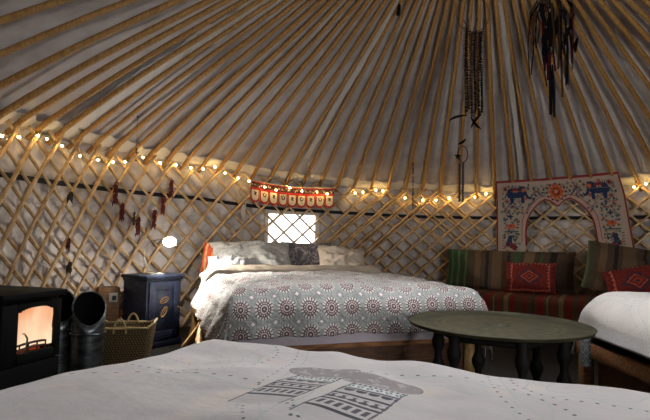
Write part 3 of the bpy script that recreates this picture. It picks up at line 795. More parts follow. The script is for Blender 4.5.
# ================================================================== BASKET, BOX, CABINET, LAMP
bk = thing('wicker_basket', (-1.21, 3.22, 0), RAD(12), 'square wicker basket standing between the coal scuttles and the blue cabinet', 'basket')
def wick():
    o = coord('Object'); x, y, z = xyz(o)
    f = sn((x+y)*380 + mth('ROUND', z*70)*pi)
    c = mixc(lt(f, .1, .5), '85714a', '4c3d24'); return mixc(lt(ab(wrap(z, 1/70)), .0018, .001), c, '2c2414')
M_wick = mat('wicker', '7d6946', .7, build=wick, bump=(90, .8))
def rrect(w, d, r, n=6):
    P = []
    for (cx, cy, a0) in ((w-r, d-r, 0), (-w+r, d-r, 90), (-w+r, -d+r, 180), (w-r, -d+r, 270)):
        for k in range(n+1): a = RAD(a0+90*k/n); P.append((cx+r*cos(a), cy+r*sin(a)))
    return P
def bask_pt(k, f, ins=0):
    w, d = .125+.045*f-ins, .085+.035*f-ins; P = rrect(w, d, .035); x, y = P[k % len(P)]
    dip = .022*(1-min(1, abs(x)/w)**2)*f
    return (x, y, .30*f + .03*(abs(x)/w)**3*f - dip)
NP = len(rrect(1, 1, .1)); NR = 22
mb = MB(); vs = [tuple(np.array(bask_pt(k, j/NR)) + np.array([(.0022 if (j+k) % 2 else -.0022), (.0022 if (j+k) % 2 else -.0022), 0])) for j in range(NR+1) for k in range(NP)]
mb.add(vs, gridfaces(NP, NR+1, 0, True)); mb.add([bask_pt(k, 0) for k in range(NP)], [tuple(range(NP))[::-1]]); part(mb, 'basket_body', M_wick, bk, solid=.008)
mb = MB()
for ph in (0, pi):
    pts = []
    for k in range(NP*4+1):
        i = k//4; f = (k % 4)/4; a, b = Vector(bask_pt(i, 1)), Vector(bask_pt(i+1, 1)); p = a.lerp(b, f); pts.append((p.x, p.y + .004*cos(k*.9+ph), p.z + .004*sin(k*.9+ph)))
    mb.tube(pts, .0055, 6, cap=False)
M_rim = mat('wicker_rim', 'b39d6c', .6, bump=(90, .6)); part(mb, 'braided_rim', M_rim, bk)
for (hx, hy) in ((.02, .118), (-.02, -.118)):
    mb = MB(); mb.tube([(hx+.035*cos(pi*k/12), hy, .275 + .085*sin(pi*k/12)) for k in range(13)], .006, 7); part(mb, 'handle', M_rim, bk)
# box with socket behind
bx = thing('wooden_box', (-1.662, 4.02, 0), RAD(28), 'small upright pine box with a white socket, behind the basket', 'box')
mb = MB(); w_, d_, h_2 = .075, .06, .46
for lo, hi in (((-w_, -d_, 0), (w_, -d_+.012, h_2)), ((-w_, d_-.012, 0), (w_, d_, h_2)), ((-w_, -d_+.012, 0), (-w_+.012, d_-.012, h_2)), ((w_-.012, -d_+.012, 0), (w_, d_-.012, h_2)), ((-w_+.012, -d_+.012, h_2-.02), (w_-.012, d_-.012, h_2-.006))): mb.box(lo, hi, .002)
part(mb, 'box_body', mat('pine', '80603c', .6, noise_col='664628', nscale=6, stretch=(2, 2, 14)), bx)
mb = MB(); mb.box((.0, -d_-.008, .35), (.06, -d_, .42), .003); s_ = part(mb, 'socket_plate', mat('white_plastic', 'c9c7c2', .4), bx); s_['label'] = 'white socket plate'
mb = MB(); mb.box((.02, -d_-.022, .365), (.05, -d_-.008, .40), .004); part(mb, 'plug', mat('black_plastic', '141414', .4), s_)
# cabinet
cb_n = Vector((.86, -.5, 0)); Ccorner = Vector((-1.335, 3.92, 0)); crz = atan2(.86, .5)   # local +x along the front
cab = thing('cabinet', Ccorner, crz, 'small blue painted cabinet with gilt leaves, lamp standing on it', 'cabinet')
def bluep():
    o = coord('Object'); return mixc(lt(nz(o, 22, 5), .43, .08), '1a2338', '2a364f')
M_blue = mat('blue_paint', '27365c', .45, build=bluep, bump=(50, .25)); M_blue2 = mat('blue_paint_dark', '10182c', .5)
CW, CD, CH = .35, .26, .56
mb = MB(); mb.box((0, 0, .05), (CW, CD, CH-.03), .004); part(mb, 'body', M_blue, cab)
mb = MB(); mb.box((-.012, -.014, 0), (CW+.012, CD+.006, .05), .006); part(mb, 'plinth', M_blue2, cab)
mb = MB(); mb.box((-.022, -.024, CH-.028), (CW+.022, CD+.01, CH), .007); mb.box((-.010, -.012, CH-.045), (CW+.010, CD, CH-.028), .004); part(mb, 'cabinet_top', M_blue, cab)
M_gilt = mat('gilt_paint', 'b8904a', .45, .3)
for s in (0,):
    x0, x1 = .022, CW-.022
    mb = MB(); z0, z1 = .065, CH-.055; fw = .062
    for lo, hi in (((x0, -.012, z0), (x0+fw, 0, z1)), ((x1-fw, -.012, z0), (x1, 0, z1)), ((x0+fw, -.012, z0), (x1-fw, 0, z0+fw)), ((x0+fw, -.012, z1-fw), (x1-fw, 0, z1)), ((x0+fw, -.005, z0+fw), (x1-fw, 0, z1-fw))): mb.box(lo, hi, .002)
    d = part(mb, 'door', M_blue, cab)
    for i, (zz, an) in enumerate(((.36, .35), (.27, .95))):
        lf = MB(); cx = (x0+x1)/2; pts = []
        for k in range(25):
            q = 2*pi*k/24; lx, lz = .046*cos(q), .020*sin(q)*abs(sin(q/1))**.3; pts.append((cx + lx*cos(an) - lz*sin(an), -.0065, zz + lx*sin(an) + lz*cos(an)))
        lf.tube(pts, .0026, 5, cap=False); lf.tube([pts[0], pts[12]], .0012, 5); part(lf, 'leaf_motif', M_gilt, d)
    kb = MB(); kx = x1-.02; kb.ball((kx, -.022, .30), .007, 2); kb.tube([(kx, -.012, .30), (kx, -.022, .30)], .003, 6); part(kb, 'knob', M_gilt, d)
# doily
CBM = bedm(Ccorner, crz)
mb = MB(); N = 40; vs = [(0, 0, 0)] + [((.085+.006*cos(k*pi))*cos(2*pi*k/N), (.07+.005*cos(k*pi))*sin(2*pi*k/N), .001*sin(k)) for k in range(N)]
mb.add(vs, [(0, k+1, (k+1) % N+1) for k in range(N)]); dl = mb.build('doily', mat('white_lace', 'e0dcd2', .8), solid=.003); put(dl, CBM @ Matrix.Translation((CW/2, CD/2-.02, CH+.004))); tag(dl, 'small white cloth mat on top of the blue cabinet, under the lamp', 'mat')
# lamp: base, bent arm, bright head
LP = CBM @ Vector((.13, .11, CH+.004))
lamp = thing('table_lamp', LP, 0, 'small bendy lamp shining brightly on the blue cabinet', 'lamp')
M_lampm = mat('lamp_metal', 'a8a49a', .35, .8)
mb = MB(); mb.lathe([(.045, 0), (.047, .006), (.03, .012), (.006, .018)], 24); part(mb, 'base', M_lampm, lamp)
hd = Vector((-1.225, 4.02, .79)) - LP
mb = MB(); mb.tube([(0, 0, .015), (-.03, -.0, .06), (-.055, 0, .13), (-.05, 0, .20), (-.01, 0, .25), tuple(hd + Vector((-.03, 0, .055)))], .0042, 8); part(mb, 'arm', M_lampm, lamp)
dirL = Vector((.70, -.25, -.28)).normalized()
mb = MB(); p0 = hd + Vector((-.03, 0, .05))
mb.tube([p0, p0 + dirL*.02, p0 + dirL*.045, p0 + dirL*.08], [.012, .022, .030, .034], 24, cap=False); sd = part(mb, 'lamp_shade', mat('white_enamel', 'e0ddd5', .4), lamp, solid=.002)
M_lbulb = mat('lamp_bulb_glow', 'ffffff', .5, emit='fff4e4', es=60)
mb = MB(); c_ = p0 + dirL*.066; mb.ball(c_, .040, 3, (1.25, 1, .95)); part(mb, 'bulb', M_lbulb, lamp)
ll = bpy.data.lights.new('lamp_light', 'SPOT'); ll.energy = 80; ll.color = (1, .93, .84); ll.spot_size = RAD(140); ll.spot_blend = .6; ll.shadow_soft_size = .035
lo = bpy.data.objects.new('lamp_light', ll); SC.collection.objects.link(lo); lo.parent = lamp; lo.location = p0 + dirL*.135; lo.rotation_euler = dirL.to_track_quat('-Z', 'Y').to_euler()
lq = bpy.data.lights.new('lamp_glow', 'POINT'); lq.energy = 13; lq.color = (1, .93, .84); lq.shadow_soft_size = .03
lp_ = bpy.data.objects.new('lamp_glow', lq); SC.collection.objects.link(lp_); lp_.parent = lamp; lp_.location = p0 + dirL*.145

# ================================================================== WALL HANGINGS
def onwall(t0, t1, z0, rtop, rbot, drop=.2, tilt=0):
    """maps cloth metres (u along, w down) to the wall; returns f(u, w, off)"""
    def f(u, w, L, off=0):
        t = t0 + (t1-t0)*u/L; q = min(1, max(0, w/drop)); R = rtop + (rbot-rtop)*(q*q*(3-2*q)) - off
        return Vector((CX + R*cos(RAD(t)), CY + R*sin(RAD(t)), z0 + tilt*u/L - w))
    return f
def colr(n, c, **k): return mat('thread_' + n, c, .85, **k)
PAL = [mat('cream_cloth', '9c9183', .9, bump=(60, .4)), colr('maroon', '7a1f22'), colr('navy', '1c2b4a'), colr('orange', 'b4562a'), colr('green', '2f4a34'), colr('red', '74211e'), colr('pink', 'b08a84'), colr('teal', '33566a')]
# --- arched embroidered hanging
LT = 1.30
TF0 = onwall(70.0, 44.9, 1.531, 2.73, 2.835, .22, .045)
def TF(u, w, L, off=0): return TF0(u + (.03 + .06*u/L)*min(1, max(0, w/.75)), w, L, off)
toran = None
def band_outline():
    outer = [(0, 0), (LT, 0), (LT-.01, .20), (LT+.0, .45), (LT+.015, .80)]
    return outer
mb = MB()
# body strip: build as columns between top edge and arch edge, then the two legs
def arch(u):                            # lower edge of the header at position u
    x = (u - .645)/.345                 # -1..1 across opening
    if abs(x) >= 1: return None
    ax_ = abs(x)
    key = [(0, .305), (.10, .27), (.22, .235), (.36, .225), (.50, .25), (.66, .30), (.80, .36), (.92, .44), (.985, .56), (1, .80)]
    return float(np.interp(ax_, [k for k, _ in key], [v for _, v in key]))
def lowedge(u):
    a = arch(u)
    if a is not None: return a
    x = (.645-.345-u) if u < .645 else (u-.99)
    return .80 - .05*(abs(x-.15)/.15)**3
NU, NW = 150, 40; vs = []
for j in range(NW+1):
    for i in range(NU+1):
        u = LT*i/NU; e = lowedge(u); w = e*j/NW
        uu = u + .02*math.copysign(min(1, max(0, (w-.2)/.6)), u-.645)*(abs(u-.645)/.645)
        vs.append(TF(uu, w, LT, .004 + .006*fbm(u*5, w*5, 2)))
mb.add(vs, gridfaces(NU+1, NW+1), 0)
def shape(pts, mi, off=.009, warp=True):
    vs = [TF(u, w, LT, off) for u, w in pts]; mb.add(vs, [tuple(range(len(vs)))], mi)
def path(pts, wd, mi, off=.008):
    for (a, b) in zip(pts[:-1], pts[1:]):
        a, b = Vector(a), Vector(b); d = b-a
        if d.length < 1e-5: continue
        n = Vector((-d.y, d.x)).normalized()*wd/2
        shape([tuple(a+n), tuple(b+n), tuple(b-n), tuple(a-n)], mi, off)
def splitpath(pts, wd, mi, off=.008, step=.04):
    out = []
    for a, b in zip(pts[:-1], pts[1:]):
        n = max(1, int(hypot(b[0]-a[0], b[1]-a[1])/step)); out += [(a[0]+(b[0]-a[0])*k/n, a[1]+(b[1]-a[1])*k/n) for k in range(n)]
    path(out + [pts[-1]], wd, mi, off)
def circ(u, w, r, mi, n=14, off=.010, sx=1, sy=1): shape([(u+r*sx*cos(2*pi*k/n), w+r*sy*sin(2*pi*k/n)) for k in range(n)], mi, off)
def flower(u, w, r, n, mi, cm, off=.010):
    for k in range(n):
        a = 2*pi*k/n; c = (u + r*.62*cos(a), w + r*.62*sin(a))
        shape([(c[0]+r*.42*cos(q)*cos(a)-r*.2*sin(q)*sin(a), c[1]+r*.42*cos(q)*sin(a)+r*.2*sin(q)*cos(a)) for q in [2*pi*m/8 for m in range(8)]], mi, off)
    circ(u, w, r*.3, cm, 8, off+.002)
def star(u, w, r, n, mi, off=.010):
    shape([(u + (r if k % 2 == 0 else r*.35)*cos(pi*k/n), w + (r if k % 2 == 0 else r*.35)*sin(pi*k/n)) for k in range(2*n)], mi, off)
splitpath([(0, .008), (LT, .008)], .024, 1, .009); 
for s in (0, 1):
    ux = .008 if s == 0 else LT-.008; sg = -1 if s == 0 else 1
    splitpath([(ux + sg*.02*min(1, max(0, (w-.2)/.6)), w) for w in np.linspace(0, .78, 16)], .016, 5, .009)
    splitpath([(ux - sg*.045 + sg*.02*min(1, max(0, (w-.2)/.6)), w) for w in np.linspace(.045, .78, 16)], .008, 6, .009)
    for w in np.linspace(.05, .76, 26): circ(ux - sg*.026 + sg*.02*min(1, max(0, (w-.2)/.6)), w, .007, 6, 6)
splitpath([(.045, .045), (LT-.045, .045)], .008, 6, .009)
inner = [(.645+.345*x, arch(.645+.345*x)) for x in np.linspace(-.995, .995, 60)]
for sft, c_, w_ in ((.010, 5, .014), (.034, 6, .022), (.052, 1, .006)):
    path([(u - (0.645-u)*sft/.345*1.0, max(.07, w - sft)) if w > .1 else (u, w) for u, w in inner], w_, c_, .009)
def elephant(u, w, s, flip, mi, off=.010):
    P = [(-1.0, -.25), (-.85, -.62), (-.35, -.75), (.2, -.72), (.5, -.9), (.85, -.85), (1.0, -.5), (1.05, -.1), (1.25, .2), (1.45, .05), (1.5, .2), (1.3, .42), (1.0, .3), (.85, .0), (.7, .1), (.72, .75), (.42, .75), (.4, .2), (.0, .25), (-.3, .2), (-.35, .75), (-.65, .75), (-.72, .2), (-.95, .1)]
    shape([(u + x*s*flip, w + y*s) for x, y in P], mi, off)
    circ(u+.72*s*flip, w-.5*s, s*.2, 3, 8, off+.002); circ(u+.9*s*flip, w-.55*s, s*.06, 0, 6, off+.003)
    shape([(u + x*s*flip, w + y*s) for x, y in ((-.45, -.7), (.25, -.7), (.2, -.1), (-.4, -.1))], 5, off+.002)
    for x in (-.25, .0): circ(u+x*s*flip, w-.4*s, s*.1, 0, 6, off+.003)
    path([(u-1.0*s*flip, w-.25*s), (u-1.2*s*flip, w+.2*s)], .1*s, mi, off)
elephant(.225, .16, .108, 1, 2); elephant(LT-.235, .16, .108, -1, 2)
for k in range(9):                      # howdah fringe and leaf sprays over the elephants
    for cx in (.235, LT-.245): path([(cx-.085+k*.021, .098), (cx-.085+k*.021+.01, .070)], .008, (5, 4, 2)[k % 3], .010)
flower(.645, .14, .085, 10, 3, 5); circ(.645, .14, .042, 5, 14, .013); circ(.645, .14, .028, 3, 12, .015); circ(.645, .14, .014, 0, 8, .017)
for a in range(12): q = 2*pi*a/12; circ(.645+.10*cos(q), .145+.085*sin(q), .012, 2, 6)
for sx in (-1, 1):
    for k in range(7):
        c0 = .645 + sx*(.125 + k*.013); path([(c0, .20-k*.012), (c0+sx*.03, .165-k*.014)], .007, 2); 
    splitpath([(.645+sx*.12, .22), (.645+sx*.17, .15), (.645+sx*.20, .075)], .006, 4)
    star(.645+sx*(.645-.105), .085, .040, 8, 5)
    for (uu, ww, r, n, m1, m2) in ((.53, .215, .030, 6, 1, 4), (.40, .22, .026, 4, 2, 3), (.47, .275, .024, 6, 2, 5), (.545, .30, .024, 5, 5, 2), (.33, .195, .022, 6, 1, 3), (.29, .09, .022, 6, 5, 2)):
        flower(.645+sx*uu, ww, r, n, m1, m2)
    for (uu, ww) in ((.45, .20), (.50, .25), (.57, .26), (.36, .225), (.43, .30), (.59, .33), (.25, .20), (.22, .12), (.52, .33)):
        for k in range(5): a = k*1.25; path([(.645+sx*uu, ww), (.645+sx*uu+.022*cos(a), ww+.022*sin(a))], .006, (4, 7, 1)[k % 3], .009)
    cx = .645 + sx*.50
    star(cx-.0, .385, .040, 4, 2); flower(cx+sx*.06, .42, .026, 6, 7, 4); flower(cx-sx*.07, .44, .018, 5, 5, 4)
    elephant(cx, .50, .042, -sx, 3); splitpath([(cx-.075, .55), (cx+.075, .55)], .010, 2); splitpath([(cx-.07, .565), (cx+.07, .565)], .006, 4)
    circ(cx-sx*.035, .62, .026, 4, 10); circ(cx-sx*.035, .62, .012, 0, 8, .012); 
    shape([(cx+sx*x, y) for x, y in ((-.01, .60), (.03, .59), (.045, .64), (.07, .70), (.03, .72), (-.03, .76), (-.06, .72), (0, .67))], 2); shape([(cx+sx*x, y) for x, y in ((-.01, .68), (.03, .70), (-.02, .76), (-.05, .75))], 5, .012)
    flower(cx+sx*.05, .76, .02, 6, 3, 5)
    for k in range(6): path([(cx+sx*(.075), .60+k*.028), (cx+sx*.10, .59+k*.028)], .008, (4, 5)[k % 2])
random.seed(9); used_ = []
def busy(u, w):
    for cx_ in (.235, LT-.245):
        if abs(u-cx_) < .15 and abs(w-.155) < .09: return True
    if hypot(u-.645, w-.14) < .10: return True
    a_ = lowedge(u) - w
    if a_ < .075 or w < .06 or u < .075 or u > LT-.075: return True
    if abs(abs(u-.645)-.345) < .07 and w > .36: return True
    return any(hypot(u-a, w-b) < .027 for a, b in used_)
for _ in range(2600):
    u_, w_ = random.uniform(.06, LT-.06), random.uniform(.06, .78)
    if busy(u_, w_): continue
    used_.append((u_, w_)); q_ = random.random(); m_ = random.choice((2, 2, 2, 4, 4, 1, 7))
    if q_ < .35: flower(u_, w_, random.uniform(.015, .021), random.choice((4, 5, 6)), m_, 3)
    elif q_ < .6: star(u_, w_, .018, 5, m_, .0095)
    else:
        a_ = random.uniform(0, 6.28)
        for k in range(3): path([(u_, w_), (u_+.021*cos(a_+k*.8), w_+.021*sin(a_+k*.8))], .008, m_, .0095)
hg = mb.build('wall_hanging', PAL, smooth=False); tag(hg, 'cream arched hanging embroidered with blue elephants and flowers above the cushions', 'hanging')
cm_ = MB(); cm_.tube([TF(-.01, .006, LT, -.012), TF(LT/2, .002, LT, -.012), TF(LT+.01, .006, LT, -.012)], .004, 6); 

# --- red banner with scalloped shields over the window
LV = .93
VF = onwall(127.6, 107.4, 1.468, 2.80, 2.825, .1, -.02)
def sagv(u): return .028*sin(pi*u/LV)
def VP(u, w, L, off=0): return VF(u, w + sagv(u), L, off)
TFs = TF
TF = lambda u, w, L, off=0: VP(u, w, LV, off)
mb = MB(); NU, NW = 90, 8; vs = []
for j in range(NW+1):
    for i in range(NU+1): vs.append(VP(LV*i/NU, .105*j/NW, LV, .003))
mb.add(vs, gridfaces(NU+1, NW+1), 1)
splitpath([(0, .005), (LV, .005)], .012, 0, .006); splitpath([(0, .046), (LV, .046)], .050, 2, .006); splitpath([(0, .080), (LV, .080)], .012, 1, .007)
for k in range(46): 
    u = .012 + k*(LV-.024)/45; circ(u, .046 + .013*sin(k*1.9), .0085, (0, 3, 2, 4, 0)[k % 5], 8, .009)
for k in range(12): star(.04+k*(LV-.08)/11, .046, .013, 5, 0, .011)
mb.cm = 0
bm_names = [mat('banner_maroon', '4a1c1c', .9), mat('banner_red', 'a3261c', .85), mat('banner_gold', '8a6a4a', .85), mat('thread_teal2', '3a5a52', .85), mat('thread_green2', '2f4a34', .85)]
ban = mb.build('banner', [mat('cream_cloth', 'b9ad9c'), bm_names[1], bm_names[0], bm_names[3], bm_names[4]], smooth=False)
tag(ban, 'red and gold banner with nine hanging shield flaps above the window', 'banner')
for k in range(9):
    mb = MB(); c0 = .052 + k*(LV-.104)/8; hw_, hh = .049, .142
    def sh_(s, m, off, top=.088):
        P = []
        for q in range(17):
            a = pi*q/16; P.append((c0 + s*hw_*cos(a), top + (hh*s - hw_*s) + hw_*s*sin(a)))
        P = [(c0 + s*hw_, top)] + P + [(c0 - s*hw_, top)]; shape(P, m, off)
    sh_(1, 0, .004, .086); sh_(.78, 1, .007, .096); sh_(.55, 1, .010, .108)
    # little dark bird or bloom
    uu = c0; path([(uu-.018, .115), (uu-.010, .150), (uu+.012, .150), (uu+.018, .120)] if k % 2 else [(uu-.014, .118), (uu+.014, .128), (uu-.012, .142), (uu+.014, .155)], .011, 2, .013)
    circ(uu, .115 if k % 2 else .133, .008, 2, 8, .013)
    part(mb, 'shield_flap', [bm_names[1], mat('banner_cream', 'd2c2a6', .85), mat('banner_ink', '2a2622', .85)], ban, smooth=False)
TF = TFs

# ================================================================== STRING LIGHTS
PB = [(2,136),(19,137),(38,136),(47,139),(62,146),(80,156),(98,160),(113,162),(125,162),(143,157.5),(160,163),(176,165),(191,168),(203,169),(215,167),(225,173),(238,178),(249,181),(265,187),(276,190),(290,188),(302,191),(317,192),(327,194),(355,193),(363,192),(376,190),(383,191),(405,198),(423,200),(436,200),(449,198),(463,201),(475,197),(486,194),(646,184),(634,187)]
BT = [(177.9,1.448),(175.0,1.455),(170.5,1.48),(0,0)]
def camray(x, y):
    dx, dy = x-325, y-210; c, s = cos(-ROLL), sin(-ROLL); dx, dy = dx*c-dy*s, dx*s+dy*c
    r, u = dx/FPX, -dy/FPX; c, s = cos(PITCH), sin(PITCH); return Vector((r, c-u*s, s+u*c))
def wallhit(x, y, R):                   # bearing and height on the wall measured in the photograph
    d = camray(x, y); a = d.x**2+d.y**2; b = -2*(CX*d.x+CY*d.y); c = CX*CX+CY*CY-R*R
    t = (-b+sqrt(b*b-4*a*c))/(2*a); return Vector((0, 0, EYE)) + d*t
sl = thing('string_lights', wallhit(2, 136, 2.83), 0, 'string of small warm white lights along the top of the lattice', 'string lights')
inv = Matrix.Translation(-sl.location)
PBs = sorted(PB, key=lambda p: p[0]); pts = []
RB = lambda x: 2.76 if 250 < x < 334 else 2.825
B3 = [inv @ wallhit(x, y, RB(x)) for x, y in PBs]
for a, b in zip(B3[:-1], B3[1:]):
    long_ = (b-a).length > .6
    for k in range(6 if not long_ else 20):
        f = k/(6 if not long_ else 20); p = a.lerp(b, f)
        w = p + sl.location; v = Vector((w.x-CX, w.y-CY, 0)); v = v.normalized()*min(2.83, v.length+.004); p = Vector((CX+v.x, CY+v.y, w.z)) - sl.location
        p.z += .018 - .035*sin(pi*f)*(1 if not long_ else .3); pts.append(p)
pts.append(B3[-1] + Vector((0, 0, .015)))
mb = MB(); mb.tube(pts, .0022, 5); part(mb, 'wire', mat('clear_wire', '7a6a48', .4), sl)
M_bulb = mat('fairy_bulb', 'ffe2a0', .4, emit='ffcf78', es=190)
for i, p in enumerate(B3):
    mb = MB(); r = .0078 if (p + sl.location).y > 4.5 else .007
    mb.ball(p, r, 1, (1, 1, 1.25)); 
    b = part(mb, 'bulb', M_bulb, sl)
    mb = MB(); mb.tube([p + Vector((0, 0, r)), p + Vector((0, 0, r+.012))], .004, 6); part(mb, 'cap', mat('bulb_cap', '2d3a24', .5), b)

# ================================================================== THINGS HANGING ON THE LATTICE
M_chili = mat('dried_chilli', '4d0d14', .6, spec=.3); M_cord = mat('cord', '3a2c22', .9); M_leafd = mat('dried_leaf', '2c2a20', .9)
def chilli(x, y, ln, rad, label, m=None, n=26, name='chilli_string', cat='chilli string'):
    P = wallhit(x, y, 2.815); t = thing(name, P, 0, label, cat); random.seed(int(x*7+y))
    mb = MB(); mb.tube([(0, 0, .02), (0.003, 0, -ln*.5), (0, 0, -ln)], .0018, 5); part(mb, 'cord', M_cord, t)
    mb = MB()
    for k in range(n):
        z = -ln*(k/(n-1)); a = k*2.4; r = rad*random.uniform(.6, 1.1); dz = random.uniform(-.03, -.012)
        p0 = Vector((.2*r*cos(a), .2*r*sin(a), z)); p1 = p0 + Vector((r*.6*cos(a), r*.6*sin(a), dz*.4)); p2 = p0 + Vector((r*cos(a), r*sin(a)*.6, dz*1.5))
        mb.tube([p0, p1, p2], [.006, .0075, .0015], 6)
    part(mb, 'dried_pods', m or M_chili, t); return t
chilli(116, 182, .155, .020, 'dark red dried chilli string, farthest left of the six above the scuttles')
chilli(122.5, 203, .125, .018, 'short dark red chilli string just below the leftmost long one')
chilli(138.5, 217, .13, .019, 'dark red chilli string hanging lowest, above the blue cabinet')
chilli(154.5, 210, .14, .018, 'dark red chilli string directly above the lamp on the left')
chilli(163.5, 196, .15, .019, 'dark red chilli string second from the top right of the cluster')
chilli(171.5, 180, .14, .020, 'dark red chilli string highest and nearest the bed window')
chilli(68.5, 238, .07, .016, 'small lone red chilli bunch on the lattice above the stove', n=12)
chilli(69.5, 262, .06, .020, 'dark dried sprig just above the galvanised scuttles', M_leafd, n=14, name='dried_sprig', cat='dried sprig')
chilli(70.5, 192, .05, .020, 'dark dried sprig high on the lattice over the stove', M_leafd, n=14, name='dried_sprig', cat='dried sprig')
chilli(134.5, 212, .10, .007, 'thin dark bead drop beside the lowest chilli string', M_cord, n=10, name='bead_drop', cat='bead string')
# thin bead wire from the roof
def hang(name, P, label, cat): return thing(name, P, 0, label, cat)
w0 = Vector((-1.465, 3.95, 1.800)); t = hang('bead_wire', w0, 'thin wire with dark beads hanging from a roof pole at left', 'bead string')
mb = MB(); mb.tube([(0, 0, 0), (0, 0, -.37)], .0013, 5); part(mb, 'wire', M_cord, t)
for z in (-.02, -.28, -.30, -.36): mb = MB(); mb.ball((0, 0, z), .008, 1, (1, 1, 1.4)); part(mb, 'bead', mat('dark_bead', '1c1614', .4), t)
# hoop with feathers beside the banner
P = wallhit(245, 192, 2.81); t = hang('dreamcatcher', P, 'small pale hoop with hanging feather beside the banner', 'dreamcatcher')
tt = math.atan2(P.y-CY, P.x-CX); tx, ty = -sin(tt), cos(tt); M_ph = mat('pale_thread', '8d7f6c', .9); R_ = .062
mb = MB(); mb.tube([(tx*R_*cos(a), ty*R_*cos(a), R_*sin(a)) for a in np.linspace(0, 2*pi, 33)], .003, 6, cap=False); part(mb, 'hoop', M_ph, t)
mb = MB()
for k in range(8):
    for j, (ra, rb) in enumerate(((1, .6), (.6, .3))):
        a, b = k*pi/4 + j*.39, (k+.5)*pi/4 + j*.39; c_ = b + pi/8
        mb.tube([(tx*R_*ra*cos(a), ty*R_*ra*cos(a), R_*ra*sin(a)), (tx*R_*rb*cos(b), ty*R_*rb*cos(b), R_*rb*sin(b)), (tx*R_*ra*cos(a+pi/4), ty*R_*ra*cos(a+pi/4), R_*ra*sin(a+pi/4))], .001, 4)
part(mb, 'webbing', M_ph, t)
def feather(mb, p, d, L, w, nrm):
    d = Vector(d).normalized(); nrm = Vector(nrm); side = d.cross(nrm).normalized(); vs = []; p = Vector(p); N = 12
    for k in range(N+1):
        f = k/N; c = p + d*L*f + side*L*.12*sin(f*2.5); ww = w*sin(pi*min(1, f*.92+.06))**.6
        vs += [c - side*ww/2 + nrm*.0006, c + nrm*.0018, c + side*ww/2 + nrm*.0006, c - nrm*.0012]
    fs = [(4*k+a, 4*k+(a+1) % 4, 4*k+4+(a+1) % 4, 4*k+4+a) for k in range(N) for a in range(4)]; mb.add(vs, fs)
nr = Vector((-cos(tt), -sin(tt), 0))
for sx, L in ((-.012, .17), (.010, .13)):
    mb = MB(); mb.tube([(tx*sx, ty*sx, -R_), (tx*sx, ty*sx, -R_-.07)], .001, 4); feather(mb, (tx*sx, ty*sx, -R_-.06), (0, 0, -1), L, .03, nr); part(mb, 'feather', mat('pale_feather', 'b8ac9c', .9), t)
# star pendant on a strap, hanging from a roof pole
P = Vector((1.398, 5.30, 1.88)); t = hang('star_pendant', P, 'star pendant on a hoop with long braided straps, above the wall lights', 'ornament')
M_silver = mat('dull_silver', '3a352d', .6, .2); M_dark = mat('dark_iron', '0d0b0a', .7, spec=.1)
mb = MB(); mb.tube([(0, 0, .03), (0, 0, -.02)], .0015, 5); part(mb, 'cord', M_cord, t)
mb = MB(); mb.tube([(.018+.052*cos(a), 0, -.11+.085*sin(a)) for a in np.linspace(0, 2*pi, 33)], .0045, 6, cap=False); part(mb, 'hoop', M_dark, t)
mb = MB(); S5 = [((.042 if k % 2 == 0 else .017)*sin(pi*k/5)-.035, (.042 if k % 2 == 0 else .017)*cos(pi*k/5)-.135) for k in range(10)]
mb.add([(x, -.012, z) for x, z in S5] + [(x, -.004, z) for x, z in S5], [tuple(range(10)), tuple(range(19, 9, -1))] + [(k, (k+1) % 10, 10+(k+1) % 10, 10+k)[::-1] for k in range(10)]); part(mb, 'star', M_dark, t, smooth=False)
for sx in (-.014, .020):
    mb = MB()
    for k in range(26): mb.ball((sx + .003*(-1)**k, 0, -.21 - k*.0155), .0145, 1, (1, .6, .75))
    part(mb, 'braided_strap', M_silver if sx > 0 else mat('silver_dark', '252019', .6), t)
# red bead string near it
P = Vector((.955, 5.60, 1.735)); t = hang('bead_string', P, 'short string of dark red beads hanging over the lattice', 'bead string')
mb = MB(); mb.tube([(0, 0, .03), (0, 0, -.53)], .0012, 4); part(mb, 'cord', M_cord, t)
mb = MB(); random.seed(3)
for k in range(30):
    if k in (8, 9, 16, 22): continue
    mb.ball((0, 0, -.01-k*.0173), random.choice((.007, .009, .011)), 1)
part(mb, 'beads', mat('dark_red_beads', '3d1a18', .35), t)

# --- bunch of long bead strands under a hoop
BY = 3.8
P = Vector((1.09, BY, 2.80)); t = hang('bead_necklaces', P, 'bunch of long brown and white bead strands hanging from the roof', 'bead strands')
mb = MB(); mb.tube([(0, 0, .03), (.0, 0, -.12)], .0022, 5); part(mb, 'cord', M_cord, t)
mb = MB(); mb.tube([(.0+.125*cos(a), .01, -.22+.135*sin(a)) for a in np.linspace(0, 2*pi, 41)], .003, 6, cap=False); part(mb, 'hoop', mat('twig', '33261a', .8), t)
mb = MB()
for a, b in (((-.07, -.27), (-.035, -.345)), ((-.035, -.26), (-.035, -.345)), ((.03, -.25), (.0, -.37)), ((.08, -.25), (.075, -.36)), ((.0, -.37), (.075, -.36)), ((-.07, -.345), (-.035, -.30))): mb.tube([(a[0], 0, a[1]), (b[0], 0, b[1])], .005, 6)
part(mb, 'leather_tie', mat('leather', '2c1c14', .7), t)
M_bb = [mat('brown_beads', '1f110a', .7, spec=.1), mat('bone_beads', '5c5148', .7, spec=.1), mat('dark_beads', '0b0605', .7, spec=.1), mat('tan_beads', '4a2e1a', .7, spec=.1)]
random.seed(5)
